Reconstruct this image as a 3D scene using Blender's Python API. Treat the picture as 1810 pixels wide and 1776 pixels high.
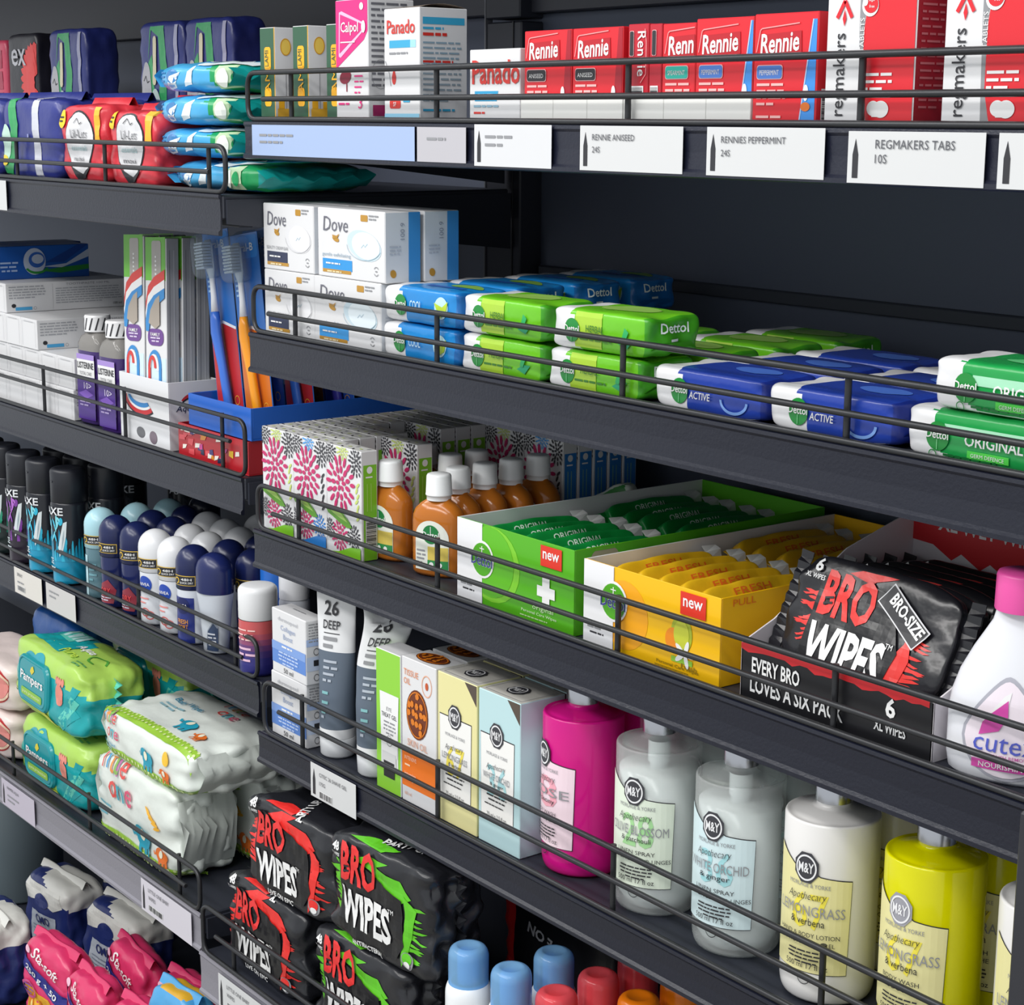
import bpy, math, random
from mathutils import Vector, Matrix, noise
from mathutils.geometry import tessellate_polygon
PI = math.pi
for _o in list(bpy.data.objects):
    bpy.data.objects.remove(_o)
SC = bpy.context.scene
COL = SC.collection

# ------------------------------------------------------------------ camera, world, lights, exposure
def hexc(h):
    h = h.lstrip('#')
    c = [int(h[i:i + 2], 16) / 255 for i in (0, 2, 4)]
    return tuple(x / 12.92 if x <= .04045 else ((x + .055) / 1.055) ** 2.4 for x in c) + (1.0,)

cam = bpy.data.objects.new('camera', bpy.data.cameras.new('camera'))
COL.objects.link(cam)
cam.data.sensor_width = 36.0
cam.data.lens = 3241.69 / 1810 * 36.0
cam.data.clip_start = .05
yaw, pitch, roll = math.radians(52.5493), math.radians(11.8232), math.radians(.3863)
fw = Vector((-math.sin(yaw) * math.cos(pitch), math.cos(yaw) * math.cos(pitch), -math.sin(pitch)))
rt = Vector((math.cos(yaw), math.sin(yaw), 0)); upv = rt.cross(fw)
r2 = rt * math.cos(roll) + upv * math.sin(roll)
u2 = -rt * math.sin(roll) + upv * math.cos(roll)
cam.matrix_world = Matrix(((r2.x, u2.x, -fw.x, 1.43222), (r2.y, u2.y, -fw.y, -.84461), (r2.z, u2.z, -fw.z, 1.45), (0, 0, 0, 1)))
SC.camera = cam

SC.view_settings.view_transform = 'Standard'
SC.view_settings.look = 'None'
SC.view_settings.gamma = 1
SC.view_settings.use_curve_mapping = False
SC.view_settings.exposure = 0.06
SC.cycles.use_denoising = True
SC.cycles.max_bounces = 10
SC.cycles.transparent_max_bounces = 24
SC.cycles.caustics_refractive = False
SC.cycles.caustics_reflective = False

w = bpy.data.worlds.new('shop_air'); SC.world = w; w.use_nodes = True
bg = w.node_tree.nodes['Background']
bg.inputs[0].default_value = (.93, .97, 1.0, 1); bg.inputs[1].default_value = .80

def tube_light(name, loc, sx, sy, power, aim=None):
    l = bpy.data.lights.new(name, 'AREA'); l.shape = 'RECTANGLE'; l.size = sx; l.size_y = sy; l.energy = power
    l.color = (1.0, .985, .96)
    o = bpy.data.objects.new(name, l); COL.objects.link(o); o.location = loc
    if aim is not None:
        o.rotation_euler = (Vector(aim) - Vector(loc)).to_track_quat('-Z', 'Y').to_euler()
    return o
tube_light('fluorescent_tube', (.35, -1.15, 2.75), 2.6, .25, 20, (.35, -.6, .9))
tube_light('fluorescent_tube', (.35, -2.2, 2.75), 2.6, .3, 34, (.35, 0, .9))
tube_light('fluorescent_tube', (-1.6, -1.5, 2.75), 1.8, .25, 15, (-.6, 0, .9))

# ------------------------------------------------------------------ materials
_M = {}
def mt(h, r=.45, kind='card', a=1.0, metal=0.0):
    key = (h, r, kind, a, metal)
    if key in _M: return _M[key]
    m = bpy.data.materials.new('%s_%s' % (kind, h.lstrip('#'))); m.use_nodes = True
    nt = m.node_tree; N = nt.nodes; Lk = nt.links
    b = N['Principled BSDF']
    c = hexc(h)
    b.inputs['Base Color'].default_value = c
    b.inputs['Roughness'].default_value = r
    b.inputs['Metallic'].default_value = metal
    if kind in ('film', 'paint', 'card', 'plate'):
        tc = N.new('ShaderNodeTexCoord'); nz = N.new('ShaderNodeTexNoise')
        nz.inputs['Scale'].default_value = {'film': 28, 'paint': 900, 'card': 60, 'plate': 420}[kind]
        nz.inputs['Detail'].default_value = 4
        Lk.new(tc.outputs['Object'], nz.inputs['Vector'])
        bp = N.new('ShaderNodeBump')
        bp.inputs['Strength'].default_value = {'film': .35, 'paint': .12, 'card': .05, 'plate': .3}[kind]
        bp.inputs['Distance'].default_value = {'film': .004, 'paint': .0004, 'card': .001, 'plate': .0008}[kind]
        Lk.new(nz.outputs['Fac'], bp.inputs['Height']); Lk.new(bp.outputs['Normal'], b.inputs['Normal'])
    if kind == 'clear':            # thin clear plastic: mostly lets light straight through
        b.inputs['Specular IOR Level'].default_value = .6
        tr = N.new('ShaderNodeBsdfTransparent'); tr.inputs[0].default_value = c
        mx = N.new('ShaderNodeMixShader'); mx.inputs[0].default_value = a
        out = N['Material Output']
        Lk.new(tr.outputs[0], mx.inputs[1]); Lk.new(b.outputs[0], mx.inputs[2]); Lk.new(mx.outputs[0], out.inputs[0])
    if kind == 'liquid':           # tinted translucent plastic: part see-through, part glowing with light passing through it
        b.inputs['Specular IOR Level'].default_value = .5
        tr = N.new('ShaderNodeBsdfTransparent'); tr.inputs[0].default_value = c
        tl = N.new('ShaderNodeBsdfTranslucent'); tl.inputs[0].default_value = c
        m1 = N.new('ShaderNodeMixShader'); m1.inputs[0].default_value = .12
        Lk.new(b.outputs[0], m1.inputs[1]); Lk.new(tl.outputs[0], m1.inputs[2])
        mx = N.new('ShaderNodeMixShader'); mx.inputs[0].default_value = a
        Lk.new(tr.outputs[0], mx.inputs[1]); Lk.new(m1.outputs[0], mx.inputs[2]); Lk.new(mx.outputs[0], N['Material Output'].inputs[0])
    _M[key] = m
    return m
def film(h, r=.3): return mt(h, r, 'film')
WHITE = mt('#dcdcde'); INK = mt('#2b2b30'); GREY = mt('#8f9094'); PRW = mt('#eaeaea', .4); SILV = mt('#b8bac0', .25, 'metal', 1, 1.0)

# ------------------------------------------------------------------ mesh builder: one builder = one mesh object
class MB:
    def __init__(s): s.v = []; s.f = []; s.fm = []; s.fs = []; s.mats = []
    def mi(s, m):
        if m not in s.mats: s.mats.append(m)
        return s.mats.index(m)
    def add(s, vs, fs, m, smooth=False):
        k = len(s.v); i = s.mi(m)
        s.v.extend(tuple(p) for p in vs)
        for f in fs:
            s.f.append(tuple(j + k for j in f)); s.fm.append(i); s.fs.append(smooth)
    def build(s, name, parent=None):
        me = bpy.data.meshes.new(name); me.from_pydata(s.v, [], s.f)
        for m in s.mats: me.materials.append(m)
        me.polygons.foreach_set('material_index', s.fm); me.polygons.foreach_set('use_smooth', s.fs)
        me.update()
        o = bpy.data.objects.new(name, me); COL.objects.link(o)
        if parent is not None: o.parent = parent
        return o

def empty(name):
    o = bpy.data.objects.new(name, None); COL.objects.link(o); o.empty_display_size = .02
    return o
def tag(o, label, cat, group=None):
    o['label'] = label; o['category'] = cat
    if group: o['group'] = group
    return o
def struct(o):
    o['kind'] = 'structure'; return o
def copy_tree(o, parent=None):
    c = o.copy(); COL.objects.link(c)
    if parent is not None: c.parent = parent
    for ch in [x for x in KIDS.get(o.name, [])]:
        d = copy_tree(ch, c); KIDS.setdefault(c.name, []).append(d)
    return c
KIDS = {}
_P = {}
def inst(key, builder, loc, rz, label, cat, group=None, rot=None):
    """first call builds the thing with its parts, later calls copy it part by part"""
    if key not in _P:
        o = builder(); _P[key] = o
        def reg(p):
            KIDS[p.name] = [x for x in COL.objects if x.parent is p]
            for x in KIDS[p.name]: reg(x)
        reg(o)
    else:
        o = copy_tree(_P[key])
        if 'group' in o.keys(): del o['group']
    o.location = loc
    o.rotation_euler = rot if rot is not None else (0, 0, math.radians(rz))
    return tag(o, label, cat, group)

# ------------------------------------------------------------------ 2-D prints laid on a surface map S(u, v, off) -> point
def _split(polys, axis, step):
    out = []
    for P in polys:
        lo = min(p[axis] for p in P); hi = max(p[axis] for p in P)
        k0 = math.floor(lo / step + 1e-6) + 1; cur = P
        while k0 * step < hi - 1e-7 and cur:
            c = k0 * step; A = []; B = []
            n = len(cur)
            for i in range(n):
                p, q = cur[i], cur[(i + 1) % n]
                if p[axis] <= c: A.append(p)
                if p[axis] >= c: B.append(p)
                if (p[axis] - c) * (q[axis] - c) < 0:
                    t = (c - p[axis]) / (q[axis] - p[axis])
                    x = (p[0] + t * (q[0] - p[0]), p[1] + t * (q[1] - p[1])); A.append(x); B.append(x)
            if len(A) > 2: out.append(A)
            cur = B if len(B) > 2 else None
            k0 += 1
        if cur: out.append(cur)
    return out
def _clip(polys, bx):
    for ax, val, sg in ((0, bx[0], 1), (0, bx[1], -1), (1, bx[2], 1), (1, bx[3], -1)):
        res = []
        for P in polys:
            o = []; n = len(P)
            for i in range(n):
                p, q = P[i], P[(i + 1) % n]
                dp, dq = (p[ax] - val) * sg, (q[ax] - val) * sg
                if dp >= 0: o.append(p)
                if dp * dq < 0:
                    t = dp / (dp - dq); o.append((p[0] + t * (q[0] - p[0]), p[1] + t * (q[1] - p[1])))
            if len(o) > 2: res.append(o)
        polys = res
    return polys
class Surf:
    """fn(u, v, off); step: cut size when the surface is curved; box: print limits; L0: thickness of one ink layer"""
    def __init__(s, fn, step=None, box=None, dz=.00022): s.fn = fn; s.step = step; s.box = box; s.dz = dz
def lay(mb, S, polys, m, L=1):
    if S.box: polys = _clip(polys, S.box)
    if S.step:
        polys = _split(polys, 0, S.step); polys = _split(polys, 1, S.step)
    mb.n = getattr(mb, 'n', 0) + 1; of = L * S.dz + (mb.n % 60) * 4e-6
    vs = []; fs = []
    for P in polys:
        k = len(vs); vs.extend(S.fn(p[0], p[1], of) for p in P); fs.append(tuple(range(k, k + len(P))))
    if fs: mb.add(vs, fs, m, bool(S.step))
def poly(mb, S, pts, m, L=1):
    t = tessellate_polygon([[Vector((p[0], p[1], 0)) for p in pts]])
    out = []
    for a, b, c in t:
        A, B, C = pts[a], pts[b], pts[c]
        if (B[0] - A[0]) * (C[1] - A[1]) - (B[1] - A[1]) * (C[0] - A[0]) < 0: B, C = C, B
        out.append([A, B, C])
    lay(mb, S, out, m, L)
def conv(mb, S, pts, m, L=1): lay(mb, S, [list(pts)], m, L)
def rect(mb, S, x, y, w, h, m, L=1, rot=0):
    if rot:
        c, s = math.cos(rot), math.sin(rot); cx, cy = x + w / 2, y + h / 2
        conv(mb, S, [(cx + a * c - b * s, cy + a * s + b * c) for a, b in ((-w / 2, -h / 2), (w / 2, -h / 2), (w / 2, h / 2), (-w / 2, h / 2))], m, L)
    else: conv(mb, S, [(x, y), (x + w, y), (x + w, y + h), (x, y + h)], m, L)
def ell(mb, S, cx, cy, rx, ry, m, L=1, rot=0, n=24):
    c, s = math.cos(rot), math.sin(rot)
    conv(mb, S, [(cx + rx * math.cos(t) * c - ry * math.sin(t) * s, cy + rx * math.cos(t) * s + ry * math.sin(t) * c) for t in [2 * PI * i / n for i in range(n)]], m, L)
def ring(mb, S, cx, cy, rx, ry, wd, m, L=1, n=28, t0=0, t1=2 * PI):
    qs = []
    for i in range(n):
        a, b = t0 + (t1 - t0) * i / n, t0 + (t1 - t0) * (i + 1) / n
        qs.append([(cx + (rx - wd) * math.cos(a), cy + (ry - wd) * math.sin(a)), (cx + rx * math.cos(a), cy + ry * math.sin(a)), (cx + rx * math.cos(b), cy + ry * math.sin(b)), (cx + (rx - wd) * math.cos(b), cy + (ry - wd) * math.sin(b))])
    lay(mb, S, qs, m, L)
def rrect(mb, S, x, y, w, h, r, m, L=1):
    pts = []
    for cx, cy, a0 in ((x + w - r, y + r, -PI / 2), (x + w - r, y + h - r, 0), (x + r, y + h - r, PI / 2), (x + r, y + r, PI)):
        for i in range(5): pts.append((cx + r * math.cos(a0 + PI / 8 * i), cy + r * math.sin(a0 + PI / 8 * i)))
    conv(mb, S, pts, m, L)
def stroke(mb, S, pts, wd, m, L=1):
    qs = []
    for (x0, y0), (x1, y1) in zip(pts, pts[1:]):
        dx, dy = x1 - x0, y1 - y0; l = math.hypot(dx, dy) or 1; nx, ny = -dy / l * wd / 2, dx / l * wd / 2
        qs.append([(x0 - nx, y0 - ny), (x1 - nx, y1 - ny), (x1 + nx, y1 + ny), (x0 + nx, y0 + ny)])
    lay(mb, S, qs, m, L)
_T = {}
def _text(s, bold, shear):
    k = (s, bold, shear)
    if k not in _T:
        cu = bpy.data.curves.new('t', 'FONT'); cu.body = s; cu.offset = bold; cu.shear = shear; cu.resolution_u = 2; cu.fill_mode = 'FRONT'
        o = bpy.data.objects.new('t', cu); COL.objects.link(o)
        dg = bpy.context.evaluated_depsgraph_get(); me = bpy.data.meshes.new_from_object(o.evaluated_get(dg))
        V = [(v.co.x, v.co.y) for v in me.vertices]; F = [tuple(p.vertices) for p in me.polygons]
        bpy.data.objects.remove(o); bpy.data.curves.remove(cu); bpy.data.meshes.remove(me)
        x0 = min(v[0] for v in V); x1 = max(v[0] for v in V); y0 = min(v[1] for v in V); y1 = max(v[1] for v in V)
        H = y1 - y0
        polys = []
        for f in F:
            P = [((V[i][0] - x0) / H, (V[i][1] - y0) / H) for i in f]
            a = sum(P[i][0] * P[(i + 1) % len(P)][1] - P[(i + 1) % len(P)][0] * P[i][1] for i in range(len(P)))
            polys.append(P if a > 0 else P[::-1])
        _T[k] = (polys, (x1 - x0) / H)
    return _T[k]
def text(mb, S, s, x, y, h, m, w=None, bold=0, shear=0, rot=0, al='c', L=3):
    """(x, y): the baseline-side point; al c/l/r; h: height of the ink box; w: forced width"""
    polys, W = _text(s, bold, shear)
    sx = (w / W) if w else h
    ww = sx * W; off = {'c': -ww / 2, 'l': 0, 'r': -ww}[al]
    c, sn = math.cos(rot), math.sin(rot)
    out = []
    for P in polys:
        out.append([(x + (p[0] * sx + off) * c - p[1] * h * sn, y + (p[0] * sx + off) * sn + p[1] * h * c) for p in P])
    lay(mb, S, out, m, L)
def greek(mb, S, x, y, w, rows, lh, m, L=2, seed=1, th=.45, al='l', fill=.9):
    """rows of unreadably small print"""
    rd = random.Random(seed); qs = []
    for r in range(rows):
        cx = x; yy = y - r * lh; end = x + w * (fill + (1 - fill) * rd.random()) * (1 if r < rows - 1 else .6 + .3 * rd.random())
        if al == 'c': cx = x + (x + w - end) / 2; end = cx + (end - x)
        while cx < end - lh * .3:
            l = min(lh * rd.uniform(.8, 3.2), end - cx)
            qs.append([(cx, yy), (cx + l, yy), (cx + l, yy + lh * th), (cx, yy + lh * th)]); cx += l + lh * .35
    lay(mb, S, qs, m, L)
def barcode(mb, S, x, y, w, h, m=None, L=2, seed=3, vert=False):
    rd = random.Random(seed); p = 0
    rect(mb, S, x, y, w, h, PRW, L)
    n = 0
    while p < .94:
        b = rd.choice((.012, .02, .035))
        if vert: rect(mb, S, x + w * .05, y + h * (p + .03), w * .9, h * b, INK, L + 1)
        else: rect(mb, S, x + w * (p + .03), y + h * .08, w * b, h * .84, INK, L + 1)
        p += b + rd.choice((.015, .025, .03))

# ------------------------------------------------------------------ solids
def box(mb, x0, y0, z0, x1, y1, z1, m, b=.0008, mats=None):
    """box with chamfered edges; mats: optional {face: material} with keys f b l r t d"""
    b = min(b, (x1 - x0) / 2.2, (y1 - y0) / 2.2, (z1 - z0) / 2.2)
    X = (x0, x0 + b, x1 - b, x1); Y = (y0, y0 + b, y1 - b, y1); Z = (z0, z0 + b, z1 - b, z1)
    vs = []; idx = {}
    def V(i, j, k):
        if (i, j, k) not in idx: idx[(i, j, k)] = len(vs); vs.append((X[i], Y[j], Z[k]))
        return idx[(i, j, k)]
    F = {}
    F['f'] = [(V(1, 0, 1), V(2, 0, 1), V(2, 0, 2), V(1, 0, 2))]; F['b'] = [(V(2, 3, 1), V(1, 3, 1), V(1, 3, 2), V(2, 3, 2))]
    F['l'] = [(V(0, 2, 1), V(0, 1, 1), V(0, 1, 2), V(0, 2, 2))]; F['r'] = [(V(3, 1, 1), V(3, 2, 1), V(3, 2, 2), V(3, 1, 2))]
    F['d'] = [(V(1, 2, 0), V(2, 2, 0), V(2, 1, 0), V(1, 1, 0))]; F['t'] = [(V(1, 1, 3), V(2, 1, 3), V(2, 2, 3), V(1, 2, 3))]
    e = [(V(1, 0, 1), V(1, 0, 2), V(0, 1, 2), V(0, 1, 1)), (V(2, 0, 2), V(2, 0, 1), V(3, 1, 1), V(3, 1, 2)), (V(0, 2, 1), V(0, 2, 2), V(1, 3, 2), V(1, 3, 1)), (V(3, 2, 2), V(3, 2, 1), V(2, 3, 1), V(2, 3, 2)),
         (V(1, 0, 2), V(2, 0, 2), V(2, 1, 3), V(1, 1, 3)), (V(2, 0, 1), V(1, 0, 1), V(1, 1, 0), V(2, 1, 0)), (V(2, 3, 2), V(1, 3, 2), V(1, 2, 3), V(2, 2, 3)), (V(1, 3, 1), V(2, 3, 1), V(2, 2, 0), V(1, 2, 0)),
         (V(0, 1, 2), V(1, 1, 3), V(1, 2, 3), V(0, 2, 2)), (V(0, 1, 1), V(0, 2, 1), V(1, 2, 0), V(1, 1, 0)), (V(3, 1, 2), V(3, 2, 2), V(2, 2, 3), V(2, 1, 3)), (V(3, 2, 1), V(3, 1, 1), V(2, 1, 0), V(2, 2, 0)),
         (V(1, 0, 1), V(0, 1, 1), V(1, 1, 0)), (V(2, 0, 1), V(2, 1, 0), V(3, 1, 1)), (V(1, 0, 2), V(1, 1, 3), V(0, 1, 2)), (V(2, 0, 2), V(3, 1, 2), V(2, 1, 3)),
         (V(1, 3, 1), V(1, 2, 0), V(0, 2, 1)), (V(2, 3, 1), V(3, 2, 1), V(2, 2, 0)), (V(1, 3, 2), V(0, 2, 2), V(1, 2, 3)), (V(2, 3, 2), V(2, 2, 3), V(3, 2, 2))]
    k0 = len(mb.v); mb.v.extend(vs)
    for key, fl in list(F.items()) + [('e', e)]:
        mm = (mats or {}).get(key, m); i = mb.mi(mm)
        for f in fl: mb.f.append(tuple(j + k0 for j in f)); mb.fm.append(i); mb.fs.append(False)
def front(y=0.0, box=None): return Surf(lambda u, v, o: (u, y - o, v), None, box)
def side(x, box=None): return Surf(lambda u, v, o: (x + o, u, v), None, box)
def topf(z, box=None): return Surf(lambda u, v, o: (u, v, z + o), None, box)
def lathe(mb, prof, m, n=28, sy=1.0, cx=0, cy=0, pw=2.0, smooth=True, cap=True):
    """prof: list of (r, z) or (r, z, material for the band above this point); pw: super-ellipse power of the section"""
    def pt(r, z, i):
        t = 2 * PI * i / n; c, s = math.cos(t), math.sin(t)
        if pw != 2.0: k = (abs(c) ** pw + abs(s) ** pw) ** (-1 / pw)
        else: k = 1
        return (cx + r * c * k, cy + r * s * k * sy, z)
    for a, b in zip(prof, prof[1:]):
        mm = a[2] if len(a) > 2 else m
        vs = [pt(a[0], a[1], i) for i in range(n)] + [pt(b[0], b[1], i) for i in range(n)]
        mb.add(vs, [(i, (i + 1) % n, n + (i + 1) % n, n + i) for i in range(n)], mm, smooth)
    if cap:
        a = prof[0]; b = prof[-1]
        if a[0] > 1e-5: mb.add([pt(a[0], a[1], n - 1 - i) for i in range(n)], [tuple(range(n))], a[2] if len(a) > 2 else m)
        if b[0] > 1e-5: mb.add([pt(b[0], b[1], i) for i in range(n)], [tuple(range(n))], b[2] if len(b) > 2 else m)
def weld(o):
    """merge the ring seams of a lathe so that it shades smoothly"""
    import bmesh
    bm = bmesh.new(); bm.from_mesh(o.data); bmesh.ops.remove_doubles(bm, verts=bm.verts, dist=1e-6); bm.to_mesh(o.data); bm.free(); return o
def rnd(r0, z0, r1, z1, n=5, out=True):
    """quarter-round profile points from (r0,z0) to (r1,z1)"""
    P = []
    for i in range(n + 1):
        t = PI / 2 * i / n
        if out: P.append((r1 + (r0 - r1) * math.cos(t), z0 + (z1 - z0) * math.sin(t)))
        else: P.append((r0 + (r1 - r0) * math.sin(t), z1 + (z0 - z1) * math.cos(t)))
    return P
def cyl(r, sy=1.0, a0=-PI / 2, cx=0, cy=0, step=.004, box=None):
    def fn(u, v, o):
        a = a0 + u / r
        return (cx + (r + o) * math.cos(a), cy + (r + o) * sy * math.sin(a), v)
    return Surf(fn, step, box, .0003)
def tube(mb, pts, r, m, n=8, closed=False):
    pts = [Vector(p) for p in pts]; N = len(pts); rings = []
    nrm = None
    for i in range(N):
        if closed: t = (pts[(i + 1) % N] - pts[i - 1])
        else: t = pts[min(i + 1, N - 1)] - pts[max(i - 1, 0)]
        t.normalize()
        if nrm is None: nrm = t.orthogonal().normalized()
        nrm = (nrm - t * nrm.dot(t)).normalized(); bn = t.cross(nrm)
        rings.append([pts[i] + (nrm * math.cos(2 * PI * k / n) + bn * math.sin(2 * PI * k / n)) * r for k in range(n)])
    vs = [p for R in rings for p in R]; fs = []
    for i in range(N if closed else N - 1):
        j = (i + 1) % N
        for k in range(n): fs.append((i * n + k, i * n + (k + 1) % n, j * n + (k + 1) % n, j * n + k))
    mb.add(vs, fs, m, True)
    if not closed: mb.add(rings[0][::-1], [tuple(range(n))], m); mb.add(rings[-1], [tuple(range(n))], m)
def fillet(pts, r, n=6):
    out = [Vector(pts[0])]
    for i in range(1, len(pts) - 1):
        p, a, b = Vector(pts[i]), Vector(pts[i - 1]), Vector(pts[i + 1])
        da, db = (a - p).normalized(), (b - p).normalized()
        p0, p1 = p + da * r, p + db * r
        for k in range(n + 1):
            t = k / n; out.append((1 - t) ** 2 * p0 + 2 * t * (1 - t) * p + t * t * p1)
    out.append(Vector(pts[-1])); return out

class Soft:
    """a soft wrapped block w x d x h: rounded super-box with film wrinkles; corner at the origin, front at y = 0"""
    def __init__(s, w, d, h, p=7, amp=.0012, seed=0, fold=.002, q=None):
        s.w, s.d, s.h, s.p, s.amp, s.seed, s.fold = w, d, h, p, amp, seed, fold
        s.q = q or p
    def nz(s, P, X):
        P = Vector(P)
        n = noise.noise(P * 38 + Vector((s.seed * 7.3, s.seed * 1.7, 3))) * s.amp
        n += noise.noise(P * 95 + Vector((s.seed * 3.1, 9, s.seed))) * s.amp * .45
        e = abs(X) ** 5
        if e > .02:
            n += e * s.fold * (noise.noise(Vector((X * 2, P.y * 70, P.z * 70)) + Vector((s.seed, 0, 0))) - .25)
        return n
    def place(s, x, y, z, o=0):
        g = Vector((abs(x) ** (s.p - 1) * (1 if x > 0 else -1) / s.w, abs(y) ** (s.p - 1) * (1 if y > 0 else -1) / s.d, abs(z) ** (s.p - 1) * (1 if z > 0 else -1) / s.h))
        g.normalize()
        P = Vector((x * s.w / 2, y * s.d / 2, z * s.h / 2))
        k = s.nz(P, x) + o
        if z < -.9: k = min(k, 0)
        P = P + g * k
        P.z = max(P.z, -s.h / 2)
        return (P.x + s.w / 2, P.y + s.d / 2, P.z + s.h / 2)
    def mesh(s, mb, m, n=22, mats=None):
        """mats: fn(face key, X, Y, Z) -> material"""
        cs = [math.sin(PI / 2 * (-1 + 2 * i / n)) for i in range(n + 1)]
        cs = [.55 * c + .45 * (-1 + 2 * i / n) for i, c in enumerate(cs)]
        faces = {'f': lambda a, b: (a, -1, b), 'b': lambda a, b: (-a, 1, b), 'r': lambda a, b: (1, a, b), 'l': lambda a, b: (-1, -a, b), 't': lambda a, b: (a, b, 1), 'd': lambda a, b: (a, -b, -1)}
        idx = {}; vs = []
        for key, fn in faces.items():
            g = []
            for j in range(n + 1):
                row = []
                for i in range(n + 1):
                    c = fn(cs[i], cs[j]); kk = tuple(round(t, 5) for t in c)
                    if kk not in idx:
                        r = (abs(c[0]) ** s.p + abs(c[1]) ** s.p + abs(c[2]) ** s.p) ** (-1 / s.p)
                        idx[kk] = len(vs); vs.append((s.place(c[0] * r, c[1] * r, c[2] * r), (c[0] * r, c[1] * r, c[2] * r)))
                    row.append(idx[kk])
                g.append(row)
            faces[key] = [(g[j][i], g[j][i + 1], g[j + 1][i + 1], g[j + 1][i]) for j in range(n) for i in range(n)]
        k0 = len(mb.v); mb.v.extend(v[0] for v in vs)
        for key, fl in faces.items():
            for f in fl:
                mm = m
                if mats:
                    c = [sum(vs[i][1][t] for i in f) / 4 for t in range(3)]; mm = mats(key, *c) or m
                mb.f.append(tuple(i + k0 for i in f)); mb.fm.append(mb.mi(mm)); mb.fs.append(True)
    def _s(s, a, b, e=1.0): return max(0.0, 1 - min(.999, abs(a)) ** s.p - min(.999, abs(b)) ** s.p) ** (1 / s.p)
    def front(s, step=.006, m=.04):
        def fn(u, v, o):
            x, z = 2 * u / s.w - 1, 2 * v / s.h - 1
            return s.place(x, -s._s(x, z), z, o)
        return Surf(fn, step, (s.w * m, s.w * (1 - m), s.h * m, s.h * (1 - m)), .0005)
    def top(s, step=.006, m=.04):
        def fn(u, v, o):
            x, y = 2 * u / s.w - 1, 2 * v / s.d - 1
            return s.place(x, y, s._s(x, y), o)
        return Surf(fn, step, (s.w * m, s.w * (1 - m), s.d * m, s.d * (1 - m)), .00035)
    def side(s, step=.006, m=.04):
        def fn(u, v, o):
            y, z = 2 * u / s.d - 1, 2 * v / s.h - 1
            return s.place(s._s(y, z), y, z, o)
        return Surf(fn, step, (s.d * m, s.d * (1 - m), s.h * m, s.h * (1 - m)), .00035)
def fin(mb, x, y0, y1, z0, z1, ln, m, dirx=1, n=14, amp=.0012, axis='x', th=.0007):
    """crimped film seal: a thin ribbed strip standing out ln from an end (x) of a pack, running z0..z1 at y mid"""
    vs = []; k = 0
    ym = (y0 + y1) / 2
    for sgn in (0, 1):
        for i in range(n + 1):
            t = i / n; z = z0 + (z1 - z0) * t
            yy = ym + (amp if i % 2 else -amp) * .4 + sgn * th
            vs.append((x, yy, z)); vs.append((x + dirx * ln, ym + (amp if i % 2 else -amp) + sgn * th, z + .0006 * (-1) ** i))
    M = 2 * (n + 1); fs = []
    for i in range(n):
        a = 2 * i; fs.append((a, a + 1, a + 3, a + 2)); fs.append((M + a, M + a + 2, M + a + 3, M + a + 1)); fs.append((a + 1, M + a + 1, M + a + 3, a + 3))
    fs.append((0, M, M + 1, 1)); fs.append((2 * n, 2 * n + 1, M + 2 * n + 1, M + 2 * n))
    mb.add(vs, fs, m, False)

# ================================================================== STRUCTURE
PAINT = mt('#2a2d37', .5, 'paint'); PANEL = mt('#5a6172', .6, 'paint'); STRIP = mt('#121524', .36, 'plate'); WIRE = mt('#2f3033', .36, 'paint', 1, .35)
STRIP_LIT = mt('#85838c', .4, 'plate')  # low shelves' strip colour, lightened to stand for the ceiling light they catch
def slab(name, a, b, m, bev=.001):
    mb = MB(); box(mb, *a, *b, m, bev); return struct(mb.build(name))
slab('floor', (-3, -3.2, -.05), (3, .6, 0), mt('#9a978f', .35, 'paint'))
slab('wall_back', (-2.2, .33, .0), (1.9, .36, 1.553), PANEL)
slab('shade_deck', (-2.2, .004, 1.672), (1.9, .33, 1.70), PAINT)                                     # unseen deck, added to keep ceiling light off the upper back panel
slab('trim_1', (-2.2, .315, 1.553), (1.9, .36, 2.0), mt('#3d3e47', .5, 'paint'))           # header panel over the bays
slab('trim_2', (-.05, .322, 1.292), (1.9, .3305, 1.303), mt('#3b3f49', .6, 'paint'))         # seam ledge on the back panel
mb = MB()
box(mb, -.112, .302, .05, -.055, .331, 1.545, PAINT, .0015)
box(mb, -.1145, .3005, .05, -.1125, .31, 1.9, mt('#6a6c73', .4, 'paint'), .0004); box(mb, -.068, .3008, .05, -.0665, .303, 1.545, mt('#17181d'), .0002)
box(mb, -.112, .300, 1.548, -.055, .331, 1.95, PAINT, .0015)
struct(mb.build('trim_3'))

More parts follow.
